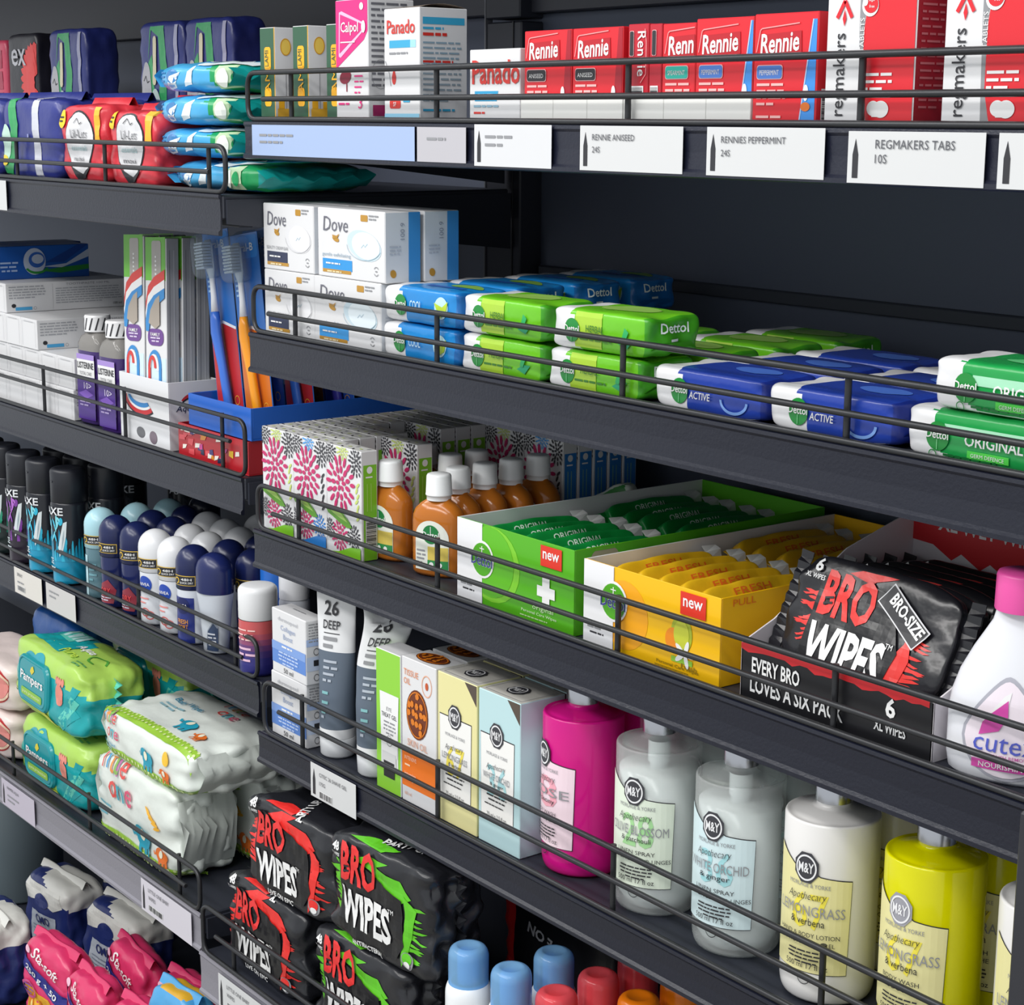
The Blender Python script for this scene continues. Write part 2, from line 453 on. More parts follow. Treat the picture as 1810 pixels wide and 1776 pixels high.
# ================================================================== SHELVES
def shelf(label, x0, x1, yf, zt, sh, posts, zu, xl, xr, hu=.0232, ends='both', strip=STRIP, depth=None, lr=True, stripz=None, open_right=False):
    yb = .298
    root = empty('shelf'); root.location = (x0, yf, zt - .03)
    def L(p): return (p[0] - x0, p[1] - yf, p[2] - zt + .03)
    mb = MB()                                             # folded steel deck
    a = L((x0, yf + .001, zt - .022)); b = L((x1, yb, zt)); box(mb, *a, *b, PAINT, .0015)
    a = L((x0 + .004, yf + .02, zt - .03)); b = L((x1 - .004, yf + .035, zt - .021)); box(mb, *a, *b, PAINT, .001)
    a = L((x0 + .004, yb - .02, zt - .03)); b = L((x1 - .004, yb, zt - .021)); box(mb, *a, *b, PAINT, .001)
    mb.build('deck', root)
    for xx in (x0 - .0035, x1 + .0005):                     # end brackets
        mb = MB(); P = [(yf + .004, zt - .026), (yf + .004, zt - .004), (yb, zt - .004), (yb, zt - .06)]
        vs = [L((xx, y, z)) for y, z in P] + [L((xx + .003, y, z)) for y, z in P]
        mb.add(vs, [(0, 1, 2, 3), (7, 6, 5, 4), (0, 4, 5, 1), (1, 5, 6, 2), (2, 6, 7, 3), (3, 7, 4, 0)], PAINT)
        mb.build('bracket', root)
    mb = MB()                                             # ticket strip: a slightly hollow channel with a lip above and below
    z1 = zt + (.0 if stripz is None else stripz); z0 = z1 - sh
    pr = [(0, z1 + .001), (-.0022, z1 + .0005), (-.0026, z1 - .002), (-.0012, z1 - .004), (-.0006, (z0 + z1) / 2), (-.0012, z0 + .005), (-.0034, z0 + .003), (-.0034, z0), (0, z0 - .001), (.0008, z0), (.0008, z1)]
    vs = [L((xx, yf + y, z)) for xx in (x0 + .001, x1 - .001) for y, z in pr]; n = len(pr)
    mb.add(vs, [(i, n + i, n + (i + 1) % n, (i + 1) % n) for i in range(n)] + [tuple(range(n)), tuple(range(2 * n - 1, n - 1, -1))], strip)
    mb.build('ticket_strip', root)
    rail = empty('guard_rail'); rail.parent = root
    yr = yf + .0004; R = .0024
    zb = zt + .003
    mb = MB()
    if xr is None: P = [(x1, zu), (xl, zu), (xl, zb), (x1, zb)]
    elif xl is None: P = [(x0, zu), (xr, zu), (xr, zb), (x0, zb)]
    else: P = None
    tube(mb, fillet([L((x, yr, z)) for x, z in P], .014), R, WIRE); mb.build('wire', rail)
    mb = MB()
    a, b = (xl + .032, x1) if xr is None else (x0, xr - .025)
    tube(mb, [L((a, yr - .003, zu - hu)), L((b, yr - .003, zu - hu))], R * .95, WIRE); mb.build('wire', rail)
    for px in posts:
        mb = MB(); tube(mb, [L((px, yr + .0042, zb - .002)), L((px, yr + .0042, zu + .001))], R * .95, WIRE); mb.build('post', rail)
    return tag(root, label, 'shelf')
RB = [1.445, 1.2525, 1.0645, .8620]
RP = [.0, .2225, .452, .665, .89]
shelf('top right shelf with wire guard rail and white ticket strip, holding red antacid boxes', -.075, 1.0, 0, RB[0], .032, RP, 1.4888, -.070, None, strip=mt('#191c2c', .34, 'plate'))
shelf('dark right shelf with wire guard rail, holding wrapped soap bars', -.075, 1.0, 0, RB[1], .036, RP, 1.2969, -.068, None)
shelf('dark right shelf with wire guard rail, holding wet wipe display boxes', -.075, 1.0, 0, RB[2], .036, RP, 1.1096, -.068, None)
shelf('dark right shelf with wire guard rail, holding large pump bottles', -.075, 1.0, 0, RB[3], .030, RP, .9166, -.064, None)
LB = [1.38, 1.098, .893, .65]
shelf('top left shelf with wire guard rail, holding pads and wipes packs', -1.6, -.0685, -.03, LB[0], .036, [-.98, -.765, -.544, -.319, -.099], 1.4238, None, -.060)
shelf('left shelf with wire guard rail, holding white cartons and toothbrushes', -1.6, -.148, .03, LB[1], .036, [-.86, -.640, -.421, -.198], 1.1565, None, -.144)
shelf('left shelf with wire guard rail, holding deodorant cans and roll-ons', -1.6, -.125, .03, LB[2], .036, [-.84, -.622, -.404, -.182], .9357, None, -.129)
shelf('low left shelf with ticket strip coloured lilac grey for caught light, holding baby wipes', -1.6, -.148, -.03, LB[3], .040, [-.865, -.644, -.425, -.205], .6958, None, -.152, strip=STRIP_LIT)

# ================================================================== TOP RIGHT SHELF
RED = mt('#d8232f', .35); DRED = mt('#a8182a', .35); TEAL = mt('#2bb3a3', .4); SKY = mt('#3f8fe0', .35); NAVYI = mt('#2c3350'); GOLD = mt('#b98a33', .4)
R = RB[0] + .0003
def flap(mb, S, w, d, m=None):
    """tuck flap seam of a carton top"""
    m = m or mt('#c3c3c5')
    stroke(mb, S, [(.002, d - .0015), (w - .002, d - .0015)], .0005, m, 1)
    stroke(mb, S, [(.003, .002), (.003, d - .002)], .0004, m, 1); stroke(mb, S, [(w - .003, .002), (w - .003, d - .002)], .0004, m, 1)
def green_box():
    w_, d_, h_ = .0265, .021, .083; mb = MB(); g = mt('#2f5a41', .4); y = mt('#f3b21c', .4)
    box(mb, 0, 0, 0, w_, d_, h_, WHITE, .0006, {'f': g, 't': mt('#6f8a76', .4)})
    F = front(); S = side(w_); rect(mb, F, w_ - .001, 0, .001, h_, y)
    rrect(mb, F, .008, .046, .0115, .02, .003, y); text(mb, F, 'LAMI', .018, .034, .0085, y, .03, .0, rot=PI / 2)
    rrect(mb, F, .008, .014, .0115, .016, .003, y); text(mb, F, 'LAMI', .0155, .056, .006, g, .014, .0, rot=PI / 2)
    ell(mb, S, .011, .066, .0055, .0075, mt('#f5cf5c')); ring(mb, S, .011, .066, .0055, .0075, .0008, mt('#d99b1e'), 2)
    stroke(mb, S, [(.011, .046), (.011, .012)], .0006, GREY, 2); rect(mb, S, .002, 0, .017, .012, mt('#f0b93a')); rect(mb, S, .003, .012, .006, .008, y, 2); rect(mb, S, .014, .012, .004, .006, y, 2)
    flap(mb, topf(h_), w_, d_)
    return mb.build('medicine_box')
for i, (x, lb) in enumerate(((-.063, 'tall green and white medicine box at the shelf end, first of the three'), (-.012, 'tall green and white medicine box, middle one of the three'), (.0375, 'tall green and white medicine box beside the pink and white syrup box'))):
    inst('greenbox', green_box, (x, .010 + .004 * i, R), 0, lb, 'medicine box', 'green and white medicine boxes')
def pink_box():
    w_, d_, h_ = .050, .046, .101; mb = MB(); p = mt('#e0287f', .35); box(mb, 0, 0, 0, w_, d_, h_, WHITE, .0006)
    F = front(); S = side(w_); dk = mt('#8f1b4f')
    poly(mb, F, [(.0005, .045), (.044, .068), (.0495, .075), (.0495, .1005), (.0005, .1005)], p)
    poly(mb, F, [(.005, .055), (.008, .054), (.045, .076), (.046, .081), (.010, .092), (.006, .091)], mt('#f7b6d4'), 2); poly(mb, F, [(.0065, .0575), (.044, .0775), (.044, .080), (.008, .0895)], p, 3)
    ell(mb, F, .044, .0785, .003, .005, PRW, 4); text(mb, F, 'Calpol', .023, .072, .011, PRW, .027, .012, L=5); rect(mb, F, .009, .066, .022, .001, PRW, 5); ell(mb, F, .041, .095, .003, .003, PRW, 3)
    ell(mb, F, .015, .038, .009, .0055, mt('#8a1a35'), 2, .2); stroke(mb, F, [(.017, .034), (.017, .026)], .0015, mt('#8a1a35'), 2)
    greek(mb, F, .029, .038, .014, 4, .0045, p, th=.3); text(mb, F, '3', .038, .012, .010, p, .006); greek(mb, F, .004, .02, .024, 2, .005, p, th=.35); greek(mb, F, .021, .044, .022, 1, .003, INK)
    greek(mb, S, .003, .096, .040, 15, .0047, mt('#6d6e75'), th=.4); rect(mb, S, .004, .006, .024, .009, mt('#a0205e'), 2)
    ring(mb, S, .012, .04, .009, .012, .0004, GREY, 2); flap(mb, topf(h_), w_, d_); return mb.build('syrup_box')
inst('pinkbox', pink_box, (.067, .0095, R), 0, 'pink and white syrup box with a triangle badge', 'medicine box')
def white_syrup():
    w_, d_, h_ = .051, .047, .091; mb = MB(); box(mb, 0, 0, 0, w_, d_, h_, WHITE, .0006, {'r': mt('#dcdde0')}); F = front(); S = side(w_); r = mt('#d2342c'); b = mt('#3aa5d0')
    text(mb, F, 'Panado', .025, .071, .011, r, .040, .012); rect(mb, F, .008, .060, .030, .006, b); rect(mb, F, .038, .060, .008, .006, mt('#9fd3ea')); greek(mb, F, .008, .055, .034, 1, .0035, GREY)
    ell(mb, F, .0145, .036, .003, .005, r); poly(mb, F, [(.012, .038), (.017, .038), (.0145, .046)], r); stroke(mb, F, [(.002, .05), (.008, .04), (.010, .03)], .0006, GREY, 2)
    rrect(mb, F, .008, .012, .016, .007, .002, r); text(mb, F, 'SF', .016, .0138, .0035, PRW); greek(mb, F, .028, .017, .012, 1, .004, b); rect(mb, F, .0006, .001, .05, .007, mt('#8fcbe8'))
    rect(mb, S, .003, .078, .041, .0055, b); greek(mb, S, .003, .074, .026, 1, .004, b); greek(mb, S, .003, .069, .030, 1, .004, r, th=.6); greek(mb, S, .003, .063, .040, 5, .004, mt('#8aa3b5'), th=.35); greek(mb, S, .003, .048, .038, 1, .004, r); greek(mb, S, .003, .043, .040, 7, .0042, mt('#8fa0ad'), th=.35); greek(mb, S, .003, .010, .040, 1, .004, b)
    rect(mb, S, .0006, .0006, .046, .003, mt('#2f9fc6'))
    tf = MB(); vs = []; n = 8
    for i in range(n + 1):
        t = i / n; vs += [(.001 + .049 * t * 0 + .0005, .001 + .045 * t, h_ + .0003), (w_ - .0006, .001 + .045 * t, h_ + .0004 + .003 * math.sin(PI * t))]
    tf.add(vs, [(2 * i, 2 * i + 1, 2 * i + 3, 2 * i + 2) for i in range(n)], mt('#b9a898'), True)
    o = mb.build('syrup_box'); tf.build('top_flap', o); return o
inst('whitesyrup', white_syrup, (.141, .0095, R), 0, 'tall white syrup box with red lettering and a blue band', 'medicine box')
def white_tablet():
    w_, d_, h_ = .0635, .024, .056; mb = MB(); box(mb, 0, 0, 0, w_, d_, h_, WHITE, .0006); F = front(); r = mt('#d2342c')
    text(mb, F, 'Panado', .004, .030, .018, r, .060, .02, al='l'); conv(mb, F, [(.007, .0175), (.035, .0175), (.037, .025), (.007, .025)], mt('#2f9fd0')); text(mb, F, 'TABLETS', .021, .0195, .0035, PRW); greek(mb, F, .006, .013, .042, 1, .0035, mt('#8fb6cc')); greek(mb, F, .006, .008, .018, 1, .0035, r); flap(mb, topf(h_), w_, d_); return mb.build('tablet_box')
inst('whitetab', white_tablet, (.2585, .0105, R), 0, 'low white tablet box with red lettering beside the red boxes', 'medicine box')
# red antacid boxes in white trays
def rennie(wd, kind, h_=.0665):
    def f():
        d_ = .022; mb = MB(); box(mb, 0, 0, 0, wd, d_, h_, RED, .0006, {'t': mt('#e0525a', .35)}); F = front(0, (0, wd - .0004, 0, h_)); S = side(wd); W = .055
        if kind == 'dark': poly(mb, F, [(.0445, .0005), (.0545, .0005), (.0545, .066), (.0505, .066)], DRED); poly(mb, F, [(.0395, .0005), (.0545, .0005), (.0545, .018), (.0445, .024)], mt('#8d2a5c', .35), 2); ell(mb, F, .046, .0215, .0022, .005, PRW, 3)
        if kind == 'blue': poly(mb, F, [(.0415, .0005), (.0545, .0005), (.0545, .066), (.0515, .066)], SKY); stroke(mb, F, [(.0415, .0005), (.0515, .066)], .001, mt('#a9cdf3'), 2); ell(mb, F, .047, .0215, .0022, .005, PRW, 3); ell(mb, F, .047, .013, .004, .0028, mt('#e87a2c'), 3)
        stroke(mb, F, [(.003, .047), (.006, .0605), (.0075, .0615), (.040, .064)], .0007, mt('#f09a9c'), 3)
        rect(mb, F, .006, .0445, .036, .014, mt('#b91b28', .35), 2, .05); text(mb, F, 'Rennie', .0065, .0455, .0125, PRW, .034, .02, .15, .05, 'l')
        c = {'dark': INK, 'blue': mt('#4f7fd0'), 'teal': TEAL}[kind]
        rrect(mb, F, .0035, .030, .023, .009, .002, mt('#e7b0b2'), 2); rrect(mb, F, .004, .0305, .022, .008, .002, c, 3); text(mb, F, {'dark': 'ANISEED', 'blue': 'PEPPERMINT', 'teal': 'SPEARMINT'}[kind], .015, .0327, .003, PRW, .017, L=4)
        greek(mb, F, .004, .026, .026, 4, .004, mt('#f3b7b5'), th=.4); greek(mb, F, .004, .006, .024, 2, .004, mt('#f3b7b5'), th=.4); barcode(mb, S, .004, .004, .012, .02, vert=True)
        flap(mb, topf(h_), wd, d_, mt('#b02a33')); return mb.build('antacid_box')
    return f
def rennie_spine():
    w_, d_, h_ = .021, .055, .0675; mb = MB(); box(mb, 0, 0, 0, w_, d_, h_, mt('#bf2233', .35), .0006, {'r': RED}); F = front(0, (0, w_, 0, h_))
    text(mb, F, 'Rennie', .0105, .0625, .0085, PRW, .030, .006, 0, -PI / 2, 'l'); rrect(mb, F, .002, .046, .0045, .017, .001, mt('#e7b0b2'), 2); rrect(mb, F, .0024, .0464, .0037, .0162, .001, INK, 3); stroke(mb, F, [(.018, .064), (.0195, .055), (.0195, .034), (.014, .028)], .0006, mt('#f09a9c'), 3)
    barcode(mb, F, .001, .004, .016, .022, vert=True); flap(mb, topf(h_), w_, d_, mt('#8f2530')); return mb.build('antacid_box')
def tray(x0, x1, y1, h_):
    def f():
        o = empty('display_tray'); w_ = x1 - x0; m = mt('#e3e3e0', .6)
        mb = MB(); box(mb, 0, 0, 0, w_, .001, h_, m, .0003); S = front(); 
        for k in range(1, 3): stroke(mb, S, [(w_ * k / 3, .001), (w_ * k / 3, h_ - .001)], .0004, mt('#cfcfcb'), 1)
        mb.build('front_wall', o)
        mb = MB(); box(mb, 0, .001, 0, w_, y1, .001, m, .0003); box(mb, 0, .001, .001, .0008, y1, h_ * .9, m, .0002); box(mb, w_ - .0008, .001, .001, w_, y1, h_ * .9, m, .0002); mb.build('tray', o); return o
    return f
inst('tray1', tray(.3245, .4405, .06, .0215), (.3245, .0095, R), 0, 'white cardboard tray holding the two anise red boxes', 'tray')
inst('tray2', tray(.4415, .5665, .07, .0215), (.4415, .0095, R), 0, 'white cardboard tray holding red boxes turned sideways', 'tray')
G = 'red antacid boxes on the top shelf'
inst('ren_d', rennie(.055, 'dark'), (.3265, .0112, R + .0012), 0, 'red antacid box with black flavour badge, touching the white tablet box', 'medicine box', G)
inst('ren_d', None, (.383, .0112, R + .0012), 0, 'red antacid box with black flavour badge, beside the sideways boxes', 'medicine box', G)
inst('ren_s', rennie_spine, (.4435, .0112, R + .0012), 0, 'red antacid box turned sideways with barcode spine, first of two', 'medicine box', G)
def rs2():
    w_, d_, h_ = .0125, .055, .067; mb = MB(); box(mb, 0, 0, 0, w_, d_, h_, mt('#bf2233', .35), .0006); F = front(); rrect(mb, F, .003, .046, .0045, .017, .001, mt('#e7b0b2'), 2); rrect(mb, F, .0034, .0464, .0037, .0162, .001, INK, 3); barcode(mb, F, .002, .004, .008, .022, vert=True); return mb.build('antacid_box')
inst('ren_s2', rs2, (.4655, .0112, R + .0012), 0, 'narrow red antacid box turned sideways beside the teal badge box', 'medicine box', G)
inst('ren_t', rennie(.0325, 'teal'), (.4790, .0112, R + .0012), 0, 'red antacid box with a teal flavour badge', 'medicine box', G)
inst('ren_b', rennie(.0535, 'blue', .0685), (.5122, .0112, R + .0012), 0, 'red and blue antacid box, inside the white tray', 'medicine box', G)
inst('ren_b2', rennie(.0555, 'blue', .0705), (.5675, .0100, R), 0, 'red and blue antacid box standing lower, beside the tall white striped box', 'medicine box', G)
def reg(w_, red_only):
    def f():
        d_, h_ = .0345, .098; mb = MB(); box(mb, 0, 0, 0, w_, d_, h_, WHITE, .0006, {'r': DRED}); F = front(0, (0, w_, 0, h_)); S = side(w_)
        sw = .0285; g = mt('#8e8f93')
        poly(mb, F, [(sw, .0005), (sw + .006, .0005), (sw + .0015, .03), (sw + .0015, .058), (sw + .003, .075), (sw - .002, .09), (sw - .002, .06)], g); 
        poly(mb, F, [(w_ - .0005, .0005), (sw + .007, .0005), (sw + .002, .022), (sw + .002, .058), (sw + .004, .073), (sw + .010, .09), (sw + .012, .0975), (w_ - .0005, .0975)], RED, 2); 
        text(mb, F, 'regmakers', .0190, .0075, .0125, INK, .049, .003, 0, PI / 2, 'l'); text(mb, F, 'TABLETS', sw + .0025, .045, .0035, PRW, .02, 0, 0, PI / 2, 'l', 4)
        rect(mb, F, .0085, .03, .0002, .0002, INK); stroke(mb, F, [(.0085, .0655), (.0145, .0755), (.0205, .0655)], .0026, RED, 3); poly(mb, F, [(.0145, .0605), (.016, .065), (.0145, .0705), (.013, .065)], RED, 3)
        ell(mb, F, sw + .0065, .072, .0065, .0065, PRW, 4); ell(mb, F, sw + .0072, .0725, .0055, .0050, RED, 5); ell(mb, F, sw + .0028, .0742, .0020, .0025, PRW, 6); text(mb, F, 'sugar', sw + .008, .0738, .0018, PRW, .005, L=6); text(mb, F, 'free', sw + .008, .0705, .0018, PRW, .004, L=6)
        greek(mb, F, sw + .0035, .031, .024, 3, .0042, PRW, 4, th=.4); ell(mb, F, sw + .012, .012, .005, .0045, PRW, 4); ell(mb, F, sw + .018, .0115, .006, .005, PRW, 4); rect(mb, F, sw + .011, .007, .008, .006, PRW, 4)
        greek(mb, S, .004, .092, .022, 20, .0042, mt('#c76b72'), th=.3); flap(mb, topf(h_), w_, d_); return mb.build('tablet_box')
    return f
inst('reg1', reg(.0705, 0), (.630, .0100, R), 0, 'tall red and white tablet box beside the red and blue box', 'medicine box', 'red and white tablet boxes')
inst('reg1', None, (.7215, .0100, R), 0, 'tall red and white tablet box over the ticket for ten tablets', 'medicine box', 'red and white tablet boxes')
def teal_bottle():
    mb = MB(); lathe(mb, [(.0001, 0), (.009, .0), (.012, .004), (.0125, .06), (.009, .068), (.009, .082), (.0001, .082)], mt('#129aa8', .3), 20); o = weld(mb.build('bottle')); mb = MB(); lathe(mb, [(.0095, .0822), (.0095, .092), (.0085, .093), (.0001, .093)], mt('#0e7d8b', .35), 20); mb.build('cap', o); return o
inst('tealb', teal_bottle, (.8065, .024, R), 0, 'slim teal bottle at the outer end of the top shelf', 'bottle')

# price tickets (paper slips held in the ticket strips)
def ticket(w_, h_, rows, arrow=True, m=None, lx=.014, seed=1, size=.0042):
    def f():
        mb = MB(); box(mb, 0, -.0004, 0, w_, 0, h_, m or mt('#cdcecf', .5), .00008); S = front(-.0004)
        if arrow:
            poly(mb, S, [(.004, .003), (.0085, .003), (.0085, h_ * .55), (.0062, h_ * .86), (.004, h_ * .55)], INK)
        y = h_ - .010
        for r in rows:
            if r == '|': barcode(mb, S, lx, y - .004, w_ * .28, .007, seed=seed); y -= .009
            elif r.startswith('~'): greek(mb, S, lx, y, w_ * float(r[1:]), 1, .005, GREY, seed=seed, th=.4); y -= .006
            else: text(mb, S, r, lx, y, size, mt('#55565c'), None, 0, 0, 0, 'l'); y -= .0085
        return mb.build('price_ticket')
    return f
def tick(key, b, x, y, z, label, tilt=0): inst(key, b, (x, y, z), 0, label, 'price ticket', 'price tickets', rot=(0, math.radians(tilt), 0))
zT = RB[0] - .0305
tick('tk1', ticket(.094, .031, ['~.5', '~.3'], True, mt('#d2d3d6', .45)), .2845, -.0036, zT, 'white price ticket below the white tablet box')
tick('tk2', ticket(.107, .031, ['RENNIE ANISEED', '24S'], True, None), .411, -.0036, zT, 'white price ticket below the sideways red boxes')
tick('tk3', ticket(.104, .031, ['RENNIES PEPPERMINT', '24S'], True, None), .5410, -.0036, zT, 'white price ticket below the two red and blue boxes')
tick('tk4', ticket(.102, .0305, ['REGMAKERS TABS', '10S'], True, None, .022, size=.0052), .664, -.0036, zT - .001, 'white price ticket for ten tablets below the red and white boxes')
tick('tk5', ticket(.09, .0305, ['REGMAKERS TABS', '10S'], True, None, .022, size=.0052), .775, -.0036, zT - .001, 'white price ticket at the outer end of the top shelf')
tick('tk6', ticket(.26, .027, ['~.3', '~.2'], False, mt('#9fb3d8', .35)), -.056, -.0036, zT + .0015, 'long pale blue ticket insert below the green and pink boxes')
tick('tk7', ticket(.066, .027, ['~.5'], False, mt('#b6b4ba', .35)), .2075, -.0036, zT + .0015, 'short grey ticket insert beside the pale blue one')

# ================================================================== SOAP SHELF
R = RB[1] + .0003
def soap_box(w_, d_, gentle):
    def f():
        h_ = .0598; mb = MB(); box(mb, 0, 0, 0, w_, d_, h_, WHITE, .0008, {'t': mt('#cfd0d3'), 'r': mt('#d7dce3')}); F = front(0, (0, w_, 0, h_)); S = side(w_, (0, d_, 0, h_)); T = topf(h_)
        k = w_ / .107; g = mt('#6a6a76')
        text(mb, F, 'Dove', .010 * k, .040, .0125, g, .040 * k, -.004, .1, 0, 'l'); ell(mb, F, .030 * k, .0335, .0055 * k, .0022, GOLD, 2, -.25); poly(mb, F, [(.026 * k, .0338), (.033 * k, .0345), (.0365 * k, .0385)], GOLD, 3); poly(mb, F, [(.027 * k, .0335), (.031 * k, .0365), (.0245 * k, .037)], GOLD, 3)
        bb = mt('#c5d8e2') if gentle else mt('#dcdcdf'); ell(mb, F, .075 * k, .030, .027 * k, .0125, bb, 1, -.15); ell(mb, F, .078 * k, .030, .022 * k, .0115, mt('#dfeaf0') if gentle else mt('#ebebee'), 2, -.1); ring(mb, F, .075 * k, .030, .027 * k, .0125, .0006, mt('#a9c3d0') if gentle else mt('#d2d2d6'), 3, 28, PI, 1.9 * PI); stroke(mb, F, [(.071 * k, .028), (.075 * k, .031), (.077 * k, .029), (.081 * k, .032)], .0006, mt('#b7ccd8'), 3)
        if gentle: text(mb, F, 'gentle exfoliating', .008 * k, .0175, .004, mt('#8fa6b8'), .046 * k, 0, 0, 0, 'l'); rect(mb, F, .008 * k, .0065, .048 * k, .0095, mt('#2f93d8'))
        else: text(mb, F, 'BEAUTY CREAM BAR', .008 * k, .0185, .003, GREY, .046 * k, 0, 0, 0, 'l'); rect(mb, F, .008 * k, .0065, .044 * k, .0100, NAVYI)
        rect(mb, F, .008 * k, .004, .046 * k, .0030, GOLD); greek(mb, F, .014 * k, .0115, .030 * k, 1, .0030, PRW, 3); greek(mb, F, .016 * k, .0045, .030 * k, 1, .003, mt('#e6d5a8'), 3)
        rrect(mb, F, .070 * k, .0505, .011 * k, .0055, .001, GOLD); greek(mb, F, .083 * k, .055, .016 * k, 2, .0028, GREY); ring(mb, F, .094 * k, .0095, .004, .004, .0007, GREY, 2, 16, .6, 2.6); ring(mb, F, .094 * k, .0095, .004, .004, .0007, GREY, 2, 16, 3.7, 5.7); rect(mb, F, .0925 * k, .009, .003, .001, GREY, 2)
        if gentle: rect(mb, S, d_ * .66, .0005, d_ * .33, h_ - .001, mt('#3d8fd2'))
        text(mb, S, '6 001', d_ * .42, .0505, .0045, mt('#8f97a8'), .014, 0, 0, -PI / 2, 'l'); greek(mb, S, d_ * .12, .030, d_ * .35, 3, .003, mt('#b9bfca')); ell(mb, S, d_ * .22, .008, .003, .0035, GOLD, 2, .4)
        stroke(mb, T, [(w_ * .02, d_ * .5), (w_ * .98, d_ * .5)], .0004, mt('#aeb0b5')); stroke(mb, T, [(w_ * .75, .002), (w_ * .75, d_ - .002)], .0004, mt('#aeb0b5')); return mb.build('soap_box')
    return f
G = 'white soap cartons'
A = soap_box(.0885, .035, False); Bx = soap_box(.107, .036, True)
for k, (lay_, z) in enumerate((('lower', R), ('upper', R + .0602))):
    inst('sbA', A, (-.0642, .0105, z), 0, 'white plain soap carton, %s, at the shelf end, in front' % lay_, 'soap carton', G)
    inst('sbA', A, (-.0642, .0475, z), 0, 'white plain soap carton, %s, hidden behind the one at the shelf end' % lay_, 'soap carton', G)
    dx = .007 if k else 0
    inst('sbB', Bx, (.0245 + dx, .0105, z), 0, 'white soap carton with blue band, %s, in front, beside the blue soap bars' % lay_, 'soap carton', G)
    inst('sbB', Bx, (.0245 + dx, .0505, z), 0, 'white soap carton with blue band, %s, in the second row back' % lay_, 'soap carton', G)
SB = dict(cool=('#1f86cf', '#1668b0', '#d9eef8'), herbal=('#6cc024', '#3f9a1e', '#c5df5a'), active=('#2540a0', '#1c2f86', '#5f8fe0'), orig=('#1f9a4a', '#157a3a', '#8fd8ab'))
def soap_bar(kind):
    c, c2, c3 = SB[kind]
    def f():
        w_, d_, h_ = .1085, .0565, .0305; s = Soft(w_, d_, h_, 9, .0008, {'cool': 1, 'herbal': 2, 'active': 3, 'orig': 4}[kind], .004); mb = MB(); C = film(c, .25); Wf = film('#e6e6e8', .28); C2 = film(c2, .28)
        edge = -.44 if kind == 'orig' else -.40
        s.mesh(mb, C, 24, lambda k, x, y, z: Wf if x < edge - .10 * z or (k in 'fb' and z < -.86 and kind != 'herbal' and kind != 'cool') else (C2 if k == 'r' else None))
        F = s.front(.005); S = s.side(.005); T = s.top(.006); g = mt('#1f8a3a', .3)
        if kind == 'active':
            ring(mb, F, .082, .013, .013, .009, .002, mt('#7fa8ea', .3), 2, 20, PI, 2 * PI); text(mb, F, 'ACTIVE', .040, .0105, .0050, PRW, .020, .01, .1, 0, 'l'); ell(mb, T, .075, .03, .020, .010, mt('#4a72cc', .3), 1)
        if kind == 'herbal':
            conv(mb, F, [(.0325, .003), (.062, .003), (.062, .0285), (.0325, .0285)], mt('#a9cf3e', .3), 1); text(mb, F, 'HERBAL', .045, .0145, .0050, mt('#3d7a2a'), .020, .01, 0, 0, 'l'); greek(mb, F, .038, .0085, .045, 1, .0035, mt('#3d7a2a'), 2); poly(mb, F, [(.080, .009), (.090, .006), (.096, .013), (.088, .013)], mt('#1f9a6a'), 2); poly(mb, F, [(.084, .012), (.087, .021), (.091, .018), (.088, .011)], mt('#2fae62'), 3); ell(mb, T, .06, .03, .028, .016, mt('#9fd060', .3), 1)
        if kind == 'cool':
            text(mb, F, 'COOL', .044, .012, .0075, mt('#bfe2f5'), .017, .012, 0, 0, 'l'); ell(mb, F, .087, .016, .009, .009, mt('#bfe6ee'), 1); poly(mb, F, [(.078, .020), (.086, .008), (.094, .012), (.096, .022), (.089, .017)], mt('#b9d63a'), 2); rect(mb, T, .04, .018, .05, .006, mt('#1c56a8'), 1); ell(mb, T, .075, .035, .02, .008, mt('#7fae4a'), 1)
        if kind == 'orig':
            conv(mb, F, [(.034, .0165), (.105, .0165), (.105, .0225), (.034, .0225)], mt('#a6e0bd', .3), 1); text(mb, F, 'ORIGINAL', .050, .0115, .0070, PRW, .042, .014, 0, 0, 'l'); rect(mb, F, .052, .0045, .030, .0045, mt('#4fd04a'), 2); text(mb, F, 'GERM DEFENCE', .067, .0055, .0022, PRW, .024, L=3); greek(mb, F, .034, .0035, .05, 1, .003, mt('#0f6a30'), 2); ell(mb, T, .065, .025, .025, .013, mt('#5fc47c'), 1); ring(mb, F, .026, .0032, .003, .003, .0006, g, 2)
        ell(mb, F, .0295, .0145, .0085, .0088, g, 2); text(mb, F, 'Dettol', .0295, .0130, .0052, PRW, .0165, .016); rect(mb, F, .0292, .0065, .0006, .006, mt('#7fd090'), 3)
        text(mb, S, 'Dettol', d_ / 2, .0175, .0075, mt('#e9f2ee'), .027, .014); greek(mb, S, d_ / 2 - .005, .0115, .010, 1, .004, mt('#dfe9e6'), 2, fill=1)
        o = mb.build('soap_bar')
        m2 = MB()                                  # folded film at the end of the wrapper
        y0, y1 = .006, d_ - .006
        m2.add([(w_ - .0012, y0, h_ * .20), (w_ - .0012, y1, h_ * .20), (w_ + .0016, y1 - .008, h_ * .36), (w_ + .0016, y0 + .008, h_ * .36)], [(0, 1, 2, 3)], C2); m2.build('end_fold', o)
        return o
    return f
ZH = .0308
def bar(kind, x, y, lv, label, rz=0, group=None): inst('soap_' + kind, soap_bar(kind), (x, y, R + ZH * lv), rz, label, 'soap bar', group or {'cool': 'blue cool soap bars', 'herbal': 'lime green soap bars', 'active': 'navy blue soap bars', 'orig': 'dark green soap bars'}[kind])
ROW = ['in the front row', 'in the second row', 'in the third row', 'in the last row']
